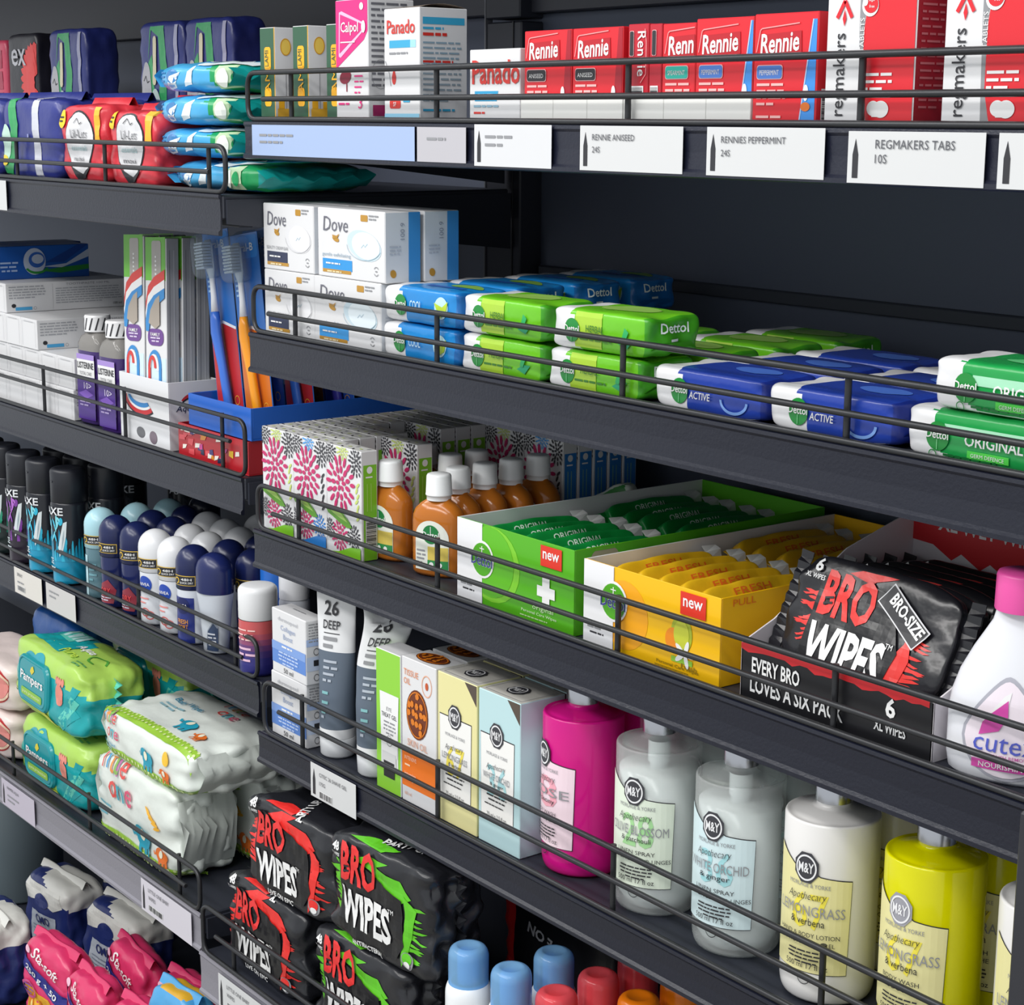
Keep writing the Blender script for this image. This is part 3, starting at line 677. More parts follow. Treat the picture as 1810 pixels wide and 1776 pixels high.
for r, y in enumerate((.0095, .0765, .145, .213)):
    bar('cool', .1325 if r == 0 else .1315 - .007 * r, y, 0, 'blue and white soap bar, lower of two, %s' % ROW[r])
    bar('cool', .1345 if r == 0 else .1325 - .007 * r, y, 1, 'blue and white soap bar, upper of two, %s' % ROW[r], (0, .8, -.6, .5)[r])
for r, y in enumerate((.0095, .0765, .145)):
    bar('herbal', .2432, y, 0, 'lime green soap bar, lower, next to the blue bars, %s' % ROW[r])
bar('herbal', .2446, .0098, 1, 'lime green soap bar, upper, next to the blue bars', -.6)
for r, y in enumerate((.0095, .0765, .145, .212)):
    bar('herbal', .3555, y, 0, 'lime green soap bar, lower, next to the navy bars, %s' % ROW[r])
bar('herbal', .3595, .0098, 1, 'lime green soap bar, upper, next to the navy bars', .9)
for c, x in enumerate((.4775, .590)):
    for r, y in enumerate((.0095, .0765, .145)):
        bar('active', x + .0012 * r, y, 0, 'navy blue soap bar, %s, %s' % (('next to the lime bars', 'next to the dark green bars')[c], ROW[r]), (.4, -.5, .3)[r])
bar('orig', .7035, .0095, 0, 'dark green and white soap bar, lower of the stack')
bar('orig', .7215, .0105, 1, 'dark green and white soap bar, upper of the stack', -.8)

# ================================================================== WET WIPE / ANTISEPTIC SHELF
R = RB[2] + .0003
def flower(mb, S, cx, cy, r, m, L=2, n=11, seed=1):
    rd = random.Random(seed)
    for k, (a, b, c, w_) in enumerate(((.08, .34, 6, .085), (.34, .66, 11, .095), (.62, 1.02, 16, .085))):
        for i in range(c):
            t = 2 * PI * (i + .5 * k) / c + rd.uniform(-.08, .08); q = r * (a + b) / 2; l = r * (b - a) / 2 * rd.uniform(.85, 1.1)
            ell(mb, S, cx + q * math.cos(t), cy + q * math.sin(t) * 1.05, l, r * w_, m, L, t, 8)
def floral(green):
    def f():
        w_, d_, h_ = .0572, .0172, .0990; mb = MB(); box(mb, 0, 0, 0, w_, d_, h_, WHITE, .0007, {'t': mt('#c9c9c6')}); F = front(0, (0, w_, 0, h_)); S = side(w_); T = topf(h_, (0, w_, 0, d_))
        pk = mt('#c22a68', .4); bk = mt('#3a3a40'); lf = mt('#5f9a2e', .4); c = mt('#7bbf2a' if green else '#2f7cc8', .35); lg = mt('#c6d674')
        flower(mb, F, .024, .066, .024, pk, 3, seed=2)
        flower(mb, F, .050, .088, .013, bk, 2, seed=5); flower(mb, F, .006, .093, .011, bk, 2, seed=7); flower(mb, F, .027, .097, .010, lg if green else mt('#4f9fe0'), 2, seed=8)
        for i in range(7): ell(mb, F, .052 - .002 * (i % 2), .038 + i * .005, .0035, .0014, (lg if green else bk), 2, .7 + .2 * (i % 3), 8)
        poly(mb, F, [(.0005, .039), (.005, .0425), (.015, .043), (.027, .040), (.038, .033), (.043, .028), (.034, .027), (.022, .030), (.010, .034), (.003, .036)], lf, 4); poly(mb, F, [(.005, .0405), (.015, .0415), (.027, .038), (.036, .032), (.024, .034), (.012, .037)], mt('#9cc25e', .4), 5)
        flower(mb, F, .022, .018, .014, pk, 3, seed=3); flower(mb, F, .045, .020, .011, bk if green else mt('#2f7cc8'), 2, seed=4); flower(mb, F, .005, .022, .009, bk, 2, seed=6)
        poly(mb, F, [(.0005, .0005), (w_ - .0005, .0005), (w_ - .0005, .012), (.040, .010), (.020, .003)], c, 5)
        rect(mb, S, .0022, .0005, d_ - .0035, h_ - .013, c); ell(mb, S, d_ / 2, .082, .003, .0032, PRW, 2); greek(mb, S, .0045, .075, .009, 1, .003, PRW); stroke(mb, S, [(.006, .07), (.006, .045)], .0005, mt('#b7dd7a'), 2); stroke(mb, S, [(.010, .07), (.010, .045)], .0005, mt('#b7dd7a'), 2); barcode(mb, S, .004, .012, .0115, .027, vert=True)
        for i in range(9): ell(mb, T, .004 + i * .006, .003 + .0045 * (i % 3), .0026, .0010, (bk, lg, mt('#9a9a9e'))[i % 3], 1, i * .9, 8)
        stroke(mb, T, [(.001, d_ - .0012), (w_ - .001, d_ - .0012)], .0006, mt('#a9a9a6')); return mb.build('tissue_carton')
    return f
G = 'flower print cartons'
C1, C2 = floral(True), floral(False)
cols = (('shelf end', -.0740), ('middle', -.0162), ('bottle side', .0418))
for k in range(15):
    y = .0098 + .0180 * k; nm = 'in front' if k == 0 else 'in row %d from the front' % (k + 1)
    for ci, (cn, x) in enumerate(cols):
        if ci == 1 and .09 < y < .13: continue
        if ci == 2 and k not in (0, 3, 10, 11, 12, 13, 14): continue
        if ci == 2 and k == 3: y2 = .0690
        else: y2 = y
        gr = not ((ci == 1 and k in (0, 4)) or (ci == 2 and k > 11))
        inst('floralG' if gr else 'floralB', C1 if gr else C2, (x, y2, R), 0, 'pink flower print carton with %s side, %s column, %s' % ('green' if gr else 'blue', cn, nm), 'carton', G)
for k in range(10, 15):
    inst('floralB', C2, (.1000, .0098 + .0180 * k, R), 0, 'pink flower print carton with blue side, outermost column, row %d from the front' % (k + 1), 'carton', G)

def amber():
    am = mt('#cb782a', .16, 'liquid', .9); o = empty('antiseptic_bottle'); w_ = .0245; sy = .56; mb = MB()
    prof = [(.0001, .0004), (.021, .0004), (.0238, .003), (.0242, .010), (.0242, .046), (.0238, .052), (.0215, .0575), (.0165, .0625), (.0115, .0655), (.0104, .0675)]
    lathe(mb, prof, am, 32, sy, pw=2.5, cap=False); weld(mb.build('body', o))
    mb = MB(); lathe(mb, [(.0106, .066), (.0106, .070), (.0116, .0702), (.0116, .0712), (.0114, .0716), (.0107, .0865), (.0100, .0880), (.0085, .0886), (.0001, .0886)], mt('#eef0f1', .35), 28, cap=False)
    weld(mb.build('cap', o))
    mb = MB(); kf = 2.5
    def fn(u, v, of):
        x = u; y = -sy * (max(0, 1 - (abs(x) / .0242) ** kf)) ** (1 / kf) * .0242
        return (x, y - of - .0001, v)
    S = Surf(fn, .003, None, .0003)
    lb = [(-.0165, .006), (.0165, .006), (.0165, .034)] + [(.0165 * math.cos(t), .034 + .0155 * math.sin(t)) for t in [PI * i / 14 for i in range(1, 14)]] + [(-.0165, .034)]
    conv(mb, S, lb, mt('#e3e6dc'), 1); g = mt('#167a3c')
    ell(mb, S, 0, .0375, .0082, .0082, g, 2); text(mb, S, 'Dettol', 0, .0345, .0052, PRW, .0165, .016, L=3); rect(mb, S, -.0003, .0385, .0006, .006, PRW, 3)
    rect(mb, S, -.003, .0145, .0192, .0125, mt('#d8c25a'), 2); rect(mb, S, -.003, .0068, .0192, .0085, mt('#2c8a4a'), 3); ell(mb, S, .001, .0115, .0022, .0022, PRW, 4); ell(mb, S, .009, .0115, .0022, .0022, PRW, 4); greek(mb, S, -.015, .022, .010, 4, .0035, GREY, 2); greek(mb, S, -.001, .0085, .014, 1, .0025, PRW, 4)
    mb.build('label', o); return o
AB = [(.0985, .0412, 'beside the flower cartons, in front'), (.1741, .0404, 'beside the green wipes box, nearest the rail'), (.1590, .0712, 'second in the column beside the green wipes box'), (.1565, .1022, 'third in the column beside the green wipes box'), (.1540, .1332, 'fourth in the column beside the green wipes box'), (.1520, .1655, 'last in the column beside the green wipes box'), (.1035, .1025, 'behind the gap next to the flower cartons'), (.1010, .1340, 'right behind another cap, against the rear flower cartons'), (.0495, .1122, 'wedged between the flower cartons')]
for x, y, lb in AB: inst('amber', amber, (x, y, R), 24 if x > .17 else 6, 'amber antiseptic bottle with white cap, ' + lb, 'bottle', 'amber antiseptic bottles')

def mini_pack(c, c2, word, wc):
    def f():
        w_, d_, h_ = .100, .0134, .0590; s = Soft(w_, d_, h_, 7, .0012, 5, .004); mb = MB(); C = film(c, .3); s.mesh(mb, C, 26, lambda k, x, y, z: film('#dfe2df', .3) if k == 'f' and z < .46 else None)
        F = s.front(.006, .06); text(mb, F, word, .046, .0474, .0058, wc, .036, .010, L=4); greek(mb, F, .02, .036, .06, 2, .004, INK)
        T = s.top(.006, .06)
        o = mb.build('wipes_pack')
        for sx, x in ((-1, .0015), (1, w_ - .0015)):
            m2 = MB(); fin(m2, x, d_ * .5, d_ * .5, .004, h_ - (.004 if sx < 0 else -.004), .011 if sx < 0 else .015, C if sx < 0 else film('#e4e6e4', .3), sx, 9, .0018); m2.build('end_seal', o)
        return o
    return f
def display(w_, d_, h_, kind):
    def f():
        o = empty('display_box'); th = .0012
        c = mt('#54ae1a' if kind == 'g' else '#f0b90a', .38); wh = mt('#e6e6e9', .45); inn = mt('#bdb59c', .6)
        mb = MB(); box(mb, 0, 0, 0, w_, th, h_, c, .0003, {'b': inn}); S = front(0, (0, w_, 0, h_)); rect(mb, S, 0, 0, .034, h_, wh)
        if kind == 'g':
            ell(mb, S, .047, .036, .036, .031, mt('#7cc82e'), 1); ell(mb, S, .0445, .0375, .031, .029, mt('#5fb81e'), 2); rect(mb, S, 0, 0, .034, h_, wh, 3)
        else:
            ell(mb, S, .046, .030, .026, .026, mt('#f2a71a'), 1); rect(mb, S, 0, 0, .034, h_, wh, 3); ell(mb, S, .108, .030, .011, .014, mt('#a9b52e'), 2); ell(mb, S, .100, .024, .009, .009, mt('#e98a1f'), 2); ell(mb, S, .108, .0295, .008, .0105, mt('#c3c93c'), 3)
            for t in range(5): ell(mb, S, .112 + .006 * math.cos(t * 1.257), .016 + .005 * math.sin(t * 1.257), .0055, .002, PRW, 4, t * 1.257)
            rect(mb, S, .098, .0085, .022, .004, mt('#8fc43a'), 3)
        ell(mb, S, .0345, .038, .0155, .0155, PRW, 4); ell(mb, S, .0345, .038, .0135, .0135, mt('#4fa51c'), 5); rect(mb, S, .0340, .038, .001, .011, PRW, 6); rect(mb, S, .0315, .0465, .006, .0008, PRW, 6)
        text(mb, S, 'Dettol', .0345, .0325, .0098, PRW, .029, .03, L=6); text(mb, S, 'Dettol', .0345, .0328, .0092, mt('#35418f'), .028, .012, L=7)
        x = w_ - .040; rect(mb, S, x, h_ - .019, .026, .0165, mt('#d8321f'), 4); text(mb, S, 'new', x + .013, h_ - .013, .0062, PRW, .020, .014, L=5)
        if kind == 'g':
            rect(mb, S, w_ - .044, .0235, .022, .0085, PRW, 4); rect(mb, S, w_ - .0375, .0165, .009, .0225, PRW, 4)
            text(mb, S, 'original', w_ - .037, .0105, .0050, mt('#d8edc2'), .026)
        else: text(mb, S, 'Fresh', w_ - .030, .0055, .0035, mt('#7d6a14'), .016)
        text(mb, S, 'Personal Care Wipes', w_ - .042, .0065 if kind == 'g' else .0035, .0030, mt('#d8edc2') if kind == 'g' else mt('#7d6a14'), .044); greek(mb, S, w_ - .066, .0035 if kind == 'g' else .0018, .046, 1, .002, mt('#c6e3a8') if kind == 'g' else mt('#a88a12'))
        greek(mb, S, .005, .016, .022, 2, .003, GREY, 4); greek(mb, S, .008, .009, .02, 1, .003, INK, 4)
        mb.build('front_wall', o)
        mb = MB(); box(mb, w_ - th, th, 0, w_, d_, h_, c, .0003, {'l': inn}); S = side(w_)
        if kind == 'g': ell(mb, S, .030, h_ - .009, .014, .0085, mt('#a59a80')); rect(mb, S, .02, h_ - .003, .02, .0024, mt('#5fae24'), 2)
        else: text(mb, S, 'PULL', .022, h_ - .0075, .005, mt('#e0711a'), .022); poly(mb, S, [(.030, .0005), (.060, .0005), (.060, .040), (.052, .036), (.044, .033), (.036, .024)], mt('#d9d6cf'), 1)
        mb.build('side_wall', o); mb = MB(); box(mb, 0, th, 0, th, d_, h_, wh, .0003); mb.build('side_wall', o)
        mb = MB(); box(mb, th, th, 0, w_ - th, d_, th, inn, .0003); mb.build('tray', o); mb = MB(); box(mb, th, d_ - th, th, w_ - th, d_, h_, c, .0003); mb.build('back_wall', o); return o
    return f
GX, YX = .2445, .4070
inst('dispg', display(.1500, .272, .0672, 'g'), (GX, .0098, R), 0, 'bright green open display box full of green wipes packs', 'display box')
inst('dispy', display(.1465, .270, .0640, 'y'), (YX, .0098, R), 0, 'yellow open display box full of yellow wipes packs', 'display box')
PG = mini_pack('#128a3c', '#0d6a2e', 'ORIGINAL', mt('#dfeee2')); PY = mini_pack('#e6b61e', '#b88a10', 'FRESH', mt('#d8641e'))
rd = random.Random(4)
NTH = ('first', 'second', 'third', 'fourth', 'fifth', 'sixth', 'seventh', 'eighth', 'ninth', 'tenth')
for key, bld, x0, col, nm in (('pkg', PG, GX, 'green', 'green'), ('pky', PY, YX, 'yellow', 'yellow')):
    for j in range(2):
        for i in range(5):
            a = math.radians(-38)
            inst(key, bld, (x0 + .0522 + .0232 * i, 0.0240 + .1272 * j + rd.uniform(-.003, .004), R + .0142 + rd.uniform(0, .002)), 0, '%s wipes pack in the %s box, %s row, %s from the carton side' % (col, nm, ('front', 'rear')[j], NTH[i]), 'wipes pack', 'packs in the %s display box' % nm, rot=(a, 0, math.radians(90 + rd.uniform(-.4, .4))))
def flat_green():
    s = Soft(.085, .020, .040, 4, .002, 8, .003); mb = MB(); s.mesh(mb, film('#2f7a38', .35), 14, lambda k, x, y, z: film('#b9c2b9', .35) if z > .8 or x > .9 else None); T = s.front(.006, .08); text(mb, T, 'W', .06, .015, .014, mt('#bcd9b8'), .016); return mb.build('wipes_pack')
inst('leanpack', flat_green, (.172, .200, R + .0003), 0, 'dark green wipes pack leaning on its corner behind the amber bottles', 'wipes pack', rot=(0, math.radians(-28), 0))

# black display box with its six-wipe packs
BX = .5745; BW = .1665
def bro_box():
    o = empty('display_box'); bl = mt('#17171b', .4); th = .0012; red = mt('#d3242c', .4); wh = mt('#d9d3d8', .5)
    mb = MB(); h_ = .0385
    box(mb, 0, 0, 0, BW, th, h_, bl, .0003, {'b': wh}); S = front(0, (0, BW, 0, h_))
    pts = [(0, h_)]; rd = random.Random(3)
    for i in range(25): pts.append((BW * .98 * i / 24, h_ - .0015 - .0045 * (.5 + .5 * math.sin(i * 1.3)) * rd.random() - .002))
    pts.append((BW * .98, h_)); poly(mb, S, pts[::-1], red, 1)
    text(mb, S, 'EVERY BRO', .011, .0200, .0108, PRW, .044, .022, 0, 0, 'l'); text(mb, S, 'LOVES A SIX PACK', .010, .0060, .0112, PRW, .084, .022, 0, 0, 'l')
    text(mb, S, '6', .1330, .0200, .0130, PRW, .0080, .03); text(mb, S, 'XL WIPES', .1330, .0095, .0070, PRW, .026, .022); mb.build('front_wall', o)
    D = .262
    for x in (0, BW - th):
        mb = MB(); hh = [(0, .0385), (.030, .050), (.100, .090), (.165, .108), (D, .108)]
        n = len(hh); vs = []
        for xx in (x, x + th):
            for y, z in hh: vs += [(xx, y, 0), (xx, y, z)]
        fs = []
        for i in range(n - 1):
            a = 2 * i; fs += [(a, a + 1, a + 3, a + 2), (2 * n + a, 2 * n + a + 2, 2 * n + a + 3, 2 * n + a + 1), (a + 1, 2 * n + a + 1, 2 * n + a + 3, a + 3)]
        fs += [(0, 2 * n, 2 * n + 1, 1), (2 * n - 2, 2 * n - 1, 4 * n - 1, 4 * n - 2)]
        mb.add(vs, fs, wh); mb.build('side_wall', o)
    mb = MB(); box(mb, th, th, 0, BW - th, D, th, wh, .0003); mb.build('tray', o)
    mb = MB(); HY = .17                                  # header card standing behind the packs
    box(mb, th, HY, th, BW - th, HY + th, .1135, wh, .0003); S = front(HY, (th, BW - th, th, .1135))
    pts = [(BW - th, .1135), (th, .1135), (th, .088)] + [(.02 + BW * .92 * i / 18, .087 - .0035 * (i % 3) - .0009 * i) for i in range(19)] + [(BW - th, .065)]
    poly(mb, S, pts, red, 1); text(mb, S, 'XL WET WIPES FOR', .024, .0985, .0115, PRW, .125, .02, 0, 0, 'l'); mb.build('header_card', o); return o
inst('brobox', bro_box, (BX, .0098, R), 0, 'black open display box with slogan lettering and a red header card', 'display box')
def splash(mb, S, x, y, w_, h_, m, L, seed, dirx=1):
    rd = random.Random(seed)
    for i in range(13):
        yy = y + h_ * i / 13; l = w_ * rd.uniform(.4, 1.0); a = rd.uniform(-.1, .1) * h_
        poly(mb, S, [(x, yy), (x + dirx * l * .8, yy + a), (x + dirx * l, yy + a + h_ * .03), (x + dirx * l * .7, yy + a + h_ * .05), (x, yy + h_ * .085)] if dirx > 0 else [(x, yy), (x, yy + h_ * .085), (x - l * .7, yy + a + h_ * .05), (x - l, yy + a + h_ * .03), (x - l * .8, yy + a)], m, L)
def brologo(mb, S, x, y, k, rc, L=4, tm=True):
    text(mb, S, 'BRO', x, y + .028 * k, .025 * k, rc, .036 * k, .035, 0, 0, 'l', L)
    rect(mb, S, x + .003 * k, y + .0375 * k, .006 * k, .0012 * k, mt('#1b1b1f', .35), L + 1, .25); rect(mb, S, x + .003 * k, y + .0345 * k, .006 * k, .0012 * k, mt('#1b1b1f', .35), L + 1, .25)
    text(mb, S, 'WIPES', x, y, .0245 * k, PRW, .052 * k, .035, 0, 0, 'l', L)
    if tm: text(mb, S, 'TM', x + .053 * k, y + .022 * k, .003 * k, PRW, .005 * k, L=L)
def six_pack():
    w_, d_, h_ = .138, .0148, .080; s = Soft(w_, d_, h_, 5.0, .0016, 3, .004); o = empty('wipes_pack'); mb = MB(); K = film('#1b1b20', .24); s.mesh(mb, K, 22); F = s.front(.005, .05); red = film('#dd3530', .3)
    poly(mb, F, [(.036, .068), (.052, .0745), (.084, .0765), (.066, .070), (.060, .062)], red, 1); poly(mb, F, [(.070, .060), (.082, .068), (.092, .066), (.084, .056)], red, 1)
    splash(mb, F, .026, .020, .018, .034, red, 1, 4, -1); splash(mb, F, .104, .010, .024, .036, red, 1, 5, 1); poly(mb, F, [(.092, .004), (.098, .026), (.108, .044), (.112, .028), (.106, .004)], red, 2)
    conv(mb, F, [(.024, .004), (.096, .004), (.102, .030), (.084, .064), (.034, .072), (.024, .066)], film('#131317', .28), 3)
    brologo(mb, F, .028, .003, 1.26, red, 4); text(mb, F, '6', .017, .0655, .0095, PRW, .0068, .03); text(mb, F, 'XL WIPES', .017, .0605, .0034, PRW, .017, .01)
    for (ww, hh, mm, L) in ((.045, .0165, mt('#d9d9dc'), 5), (.043, .0145, mt('#2a2a2e'), 6)): rect(mb, F, .0975 - ww / 2, .054 - hh / 2, ww, hh, mm, L, -.55)
    text(mb, F, 'BRO-SIZE', .0985, .0512, .0085, PRW, .036, .03, 0, -.55, L=7)
    mb.build('body', o)
    for sx, x in ((-1, .0015), (1, w_ - .0015)):
        m2 = MB(); fin(m2, x, d_ / 2, d_ / 2, .003, h_ - .003, .011, K, sx, 18, .0008); m2.build('end_seal', o)
    return o
for i in range(6):
    a = math.radians(-24 - .4 * i); yy = .0215 + .0208 * i
    lb = 'black wet wipes pack with red and white lettering, front one in the black display box' if i == 0 else 'black wet wipes pack in the black display box, %s from the front' % NTH[i]
    inst('sixp', six_pack, (BX + .0128, yy, R + (.0295 if i == 0 else .0245 - .0022 * i)), 0, lb, 'wipes pack', 'packs in the black display box', rot=(a, math.radians(2.4), 0))
def cutex():
    o = empty('remover_bottle'); mb = MB(); body = mt('#f0f1f7', .25, 'liquid', .96)
    prof = [(.0001, .0003), (.0345, .0003), (.0385, .003), (.040, .012), (.040, .038), (.0385, .050), (.034, .064), (.027, .078), (.0205, .089), (.0165, .096), (.0150, .102), (.0148, .106)]
    lathe(mb, prof, body, 32, .56, pw=2.2, cap=False); weld(mb.build('body', o))
    mb = MB(); n = 40; cp = mt('#e0519f', .35); prof = [(.0160, .1035), (.0163, .1045), (.0160, .1245), (.0150, .1262), (.0001, .1265)]
    lathe(mb, prof, cp, n, cap=False); weld(mb.build('cap', o))
    for v in o.children[-1].data.vertices:                 # knurled grip
        if .104 < v.co.z < .125:
            k = round(math.atan2(v.co.y, v.co.x) / (2 * PI / n)) % 2
            if k: v.co.x *= .975; v.co.y *= .975
    def rad(z):
        P = [(.0003, .0345), (.003, .0385), (.012, .040), (.038, .040), (.050, .0385), (.064, .034), (.078, .027), (.089, .0205), (.106, .0148)]
        for a, b in zip(P, P[1:]):
            if z <= b[0]: return a[1] + (b[1] - a[1]) * (z - a[0]) / (b[0] - a[0])
        return P[-1][1]
    def fn(u, v, of):
        r = rad(v) + .0002; y = -.56 * r * max(0.0, 1 - (abs(u) / r) ** 2.2) ** (1 / 2.2)
        return (u, y - of, v)
    mb = MB(); S = Surf(fn, .003, None, .00035); pk = mt('#cf4aa4', .4)
    drop = lambda k, dx=0: [(dx + .0265 * k * math.sin(t) * (1 - .55 * max(0, -math.cos(t)) ** 1.2) * .95, .030 - .025 * k * math.cos(t) * (1.0 if math.cos(t) > 0 else 1.35)) for t in [2 * PI * i / 30 for i in range(30)]]
    poly(mb, S, drop(1.08), mt('#a9a9b4'), 1); poly(mb, S, drop(1.0), mt('#eadfe8'), 2)
    poly(mb, S, [(-.016, .030), (-.004, .034), (.001, .043), (.0005, .053), (-.009, .044), (-.014, .038)], pk, 4); poly(mb, S, [(-.010, .044), (-.002, .055), (.002, .058), (.0008, .050), (-.002, .046)], PRW, 3)
    text(mb, S, 'cutex', .000, .0205, .0095, mt('#5560c4'), .038, 0, .1, L=4); text(mb, S, 'NAIL POLISH REMOVER', .0, .0170, .0022, mt('#b9569a'), .034, .004, L=4); rect(mb, S, -.0195, .0095, .039, .0055, pk, 4); text(mb, S, 'NOURISHING', 0, .0107, .0032, PRW, .030, .012, L=5); mb.build('label', o); return o
inst('cutex', cutex, (.7835, .033, R), 24, 'frosted white nail polish remover bottle with pink cap and teardrop label', 'bottle')

# ================================================================== PUMP BOTTLE SHELF
R = RB[3] + .0003; KZ = 1.145; _before = set(COL.objects)
def collagen():
    w_, d_, h_ = .0655, .0225, .0552; mb = MB(); b = mt('#5b86cf', .4); box(mb, 0, 0, 0, w_, d_, h_, WHITE, .0008); F = front(0, (0, w_, 0, h_)); S = side(w_, (0, d_, 0, h_)); T = topf(h_)
    text(mb, F, 'dermopeel', .032, .0455, .0045, mt('#b5b7bd'), .038); text(mb, F, 'Collagen', .032, .0375, .0055, mt('#93a3c4'), .028); text(mb, F, 'Boost', .032, .0315, .0045, mt('#93a3c4'), .018); rect(mb, F, .0004, .0085, w_ - .0008, .0185, b); rect(mb, F, .0004, .020, w_ - .0008, .007, mt('#7d9fdb', .4), 2); greek(mb, F, .012, .0185, .040, 4, .003, mt('#b9cdf0'), 3, al='c'); greek(mb, F, .02, .024, .026, 1, .0035, PRW, 3); text(mb, F, '50 ml', .032, .0025, .0040, INK, .018)
    greek(mb, S, .003, .051, .016, 7, .0024, GREY); rect(mb, S, .0005, .033, d_ - .001, .006, mt('#a9bfe6')); rect(mb, S, .0005, .012, d_ - .001, .012, mt('#c4d2ea')); ring(mb, S, .011, .028, .003, .003, .0005, INK, 2); rect(mb, S, .008, .016, .006, .005, INK, 2); ring(mb, S, .011, .006, .003, .003, .0005, INK, 2); greek(mb, T, .02, .012, .03, 1, .003, GREY)
    return mb.build('cream_box')
inst('coll', collagen, (-.0655, .0095, R), 0, 'white and blue cream box, lower of the stack of two', 'cream box', 'white and blue cream boxes')
inst('coll', None, (-.0630, .0100, R + .0554 * KZ), -1.5, 'white and blue cream box, upper of the stack of two', 'cream box', 'white and blue cream boxes')
def tube26(crumple):
    def f():
        o = empty('cream_tube'); wh = mt('#e2e3e5', .35); gr = mt('#5b6776', .42); r0 = .0172; H = .137; zc = .017; n = 36; rows = 30; mb = MB(); rings = []
        def sec(t, v):
            hw = r0 + (.0215 - r0) * v; hd = r0 * (1 - v ** 1.25) + .0007; c, s = math.cos(t), math.sin(t)
            x, y = hw * c, hd * s
            if crumple and v > .35:
                e = (v - .35) / .65; x += .006 * e * math.sin(v * 9); y += .011 * e * e * math.sin(v * 7 + x * 60); x += .010 * e
            return x, y
        for j in range(rows + 1):
            v = j / rows; z = zc + (H - zc) * v
            vs = []
            for i in range(n):
                x, y = sec(2 * PI * i / n, v); vs.append((x, y, z - (.004 * (1 + math.sin(x * 260)) if crumple and v > .9 else 0)))
            rings.append(vs)
        for j in range(rows):
            v = (j + .5) / rows; mm = gr if .06 < v < .615 else wh
            mb.add(rings[j] + rings[j + 1], [(i, (i + 1) % n, n + (i + 1) % n, n + i) for i in range(n)], mm, True)
        mb.add(rings[-1], [tuple(range(n))], wh)
        def fn(u, v, of):
            k = (v - zc) / (H - zc); hw = r0 + (.0215 - r0) * k; hd = r0 * (1 - k ** 1.25) + .0007
            t = -PI / 2 + u / hw; x, y = sec(t, k); l = math.hypot(math.cos(t) / hw, math.sin(t) / hd)
            return (x + of * math.cos(t) / hw / l, y + of * math.sin(t) / hd / l, v - (.004 * (1 + math.sin(x * 260)) if crumple and k > .9 else 0))
        S = Surf(fn, .003, None, .0004); text(mb, S, '26', -.003, .1185, .0120, INK, .016, .02); text(mb, S, 'DEEP', -.002, .1075, .0070, INK, .019, .012); rect(mb, S, -.011, .1035, .018, .0007, INK); greek(mb, S, -.011, .098, .017, 2, .006, GREY, th=.5)
        greek(mb, S, -.009, .080, .016, 4, .0052, mt('#aeb6c2'), th=.4); greek(mb, S, -.009, .054, .008, 3, .008, mt('#7fb4b8'), th=.3); greek(mb, S, -.009, .034, .005, 1, .005, mt('#aeb6c2'))
        weld(mb.build('tube', o)); mb = MB(); lathe(mb, [(.0001, 0), (.0145, 0), (.0168, .0022), (.0176, .0160), (.0172, .0168)], mt('#dfe1e4', .35), 32, cap=False); weld(mb.build('cap', o)); return o
    return f
inst('tubeA', tube26(False), (.0270, .0275, R), 26, 'smooth grey and white cream tube standing on its cap', 'cream tube')
inst('tubeB', tube26(True), (.0915, .0275, R), 34, 'crumpled grey and white cream tube bent over at the top', 'cream tube')
def green_carton():
    w_, d_, h_ = .0390, .026, .1135; mb = MB(); g = mt('#8fd03f', .4); box(mb, 0, 0, 0, w_, d_, h_, WHITE, .0006, {'f': g, 'l': g}); F = front(0, (0, w_, 0, h_)); T = topf(h_)
    rect(mb, F, .008, .018, .027, .062, mt('#dfe0e0')); poly(mb, F, [(.0065, .080), (.0365, .080), (.0340, .030), (.009, .030)], mt('#ebebeb'), 2); rect(mb, F, .010, .0225, .022, .010, mt('#d4d5d6'), 3); rect(mb, F, .0125, .012, .017, .013, mt('#222226'), 3)
    text(mb, F, 'EYE', .0215, .066, .0030, GREY, .008); text(mb, F, 'TREAT GEL', .0215, .0605, .0035, INK, .024); greek(mb, F, .012, .056, .020, 4, .003, GREY, al='c'); ring(mb, F, .0215, .042, .0045, .0045, .0005, GREY, 3); flap(mb, T, w_, d_); return mb.build('gel_box')
inst('gelbox', green_carton, (.1195, .0100, R), 0, 'bright green and white gel box picturing a tube', 'skincare box')
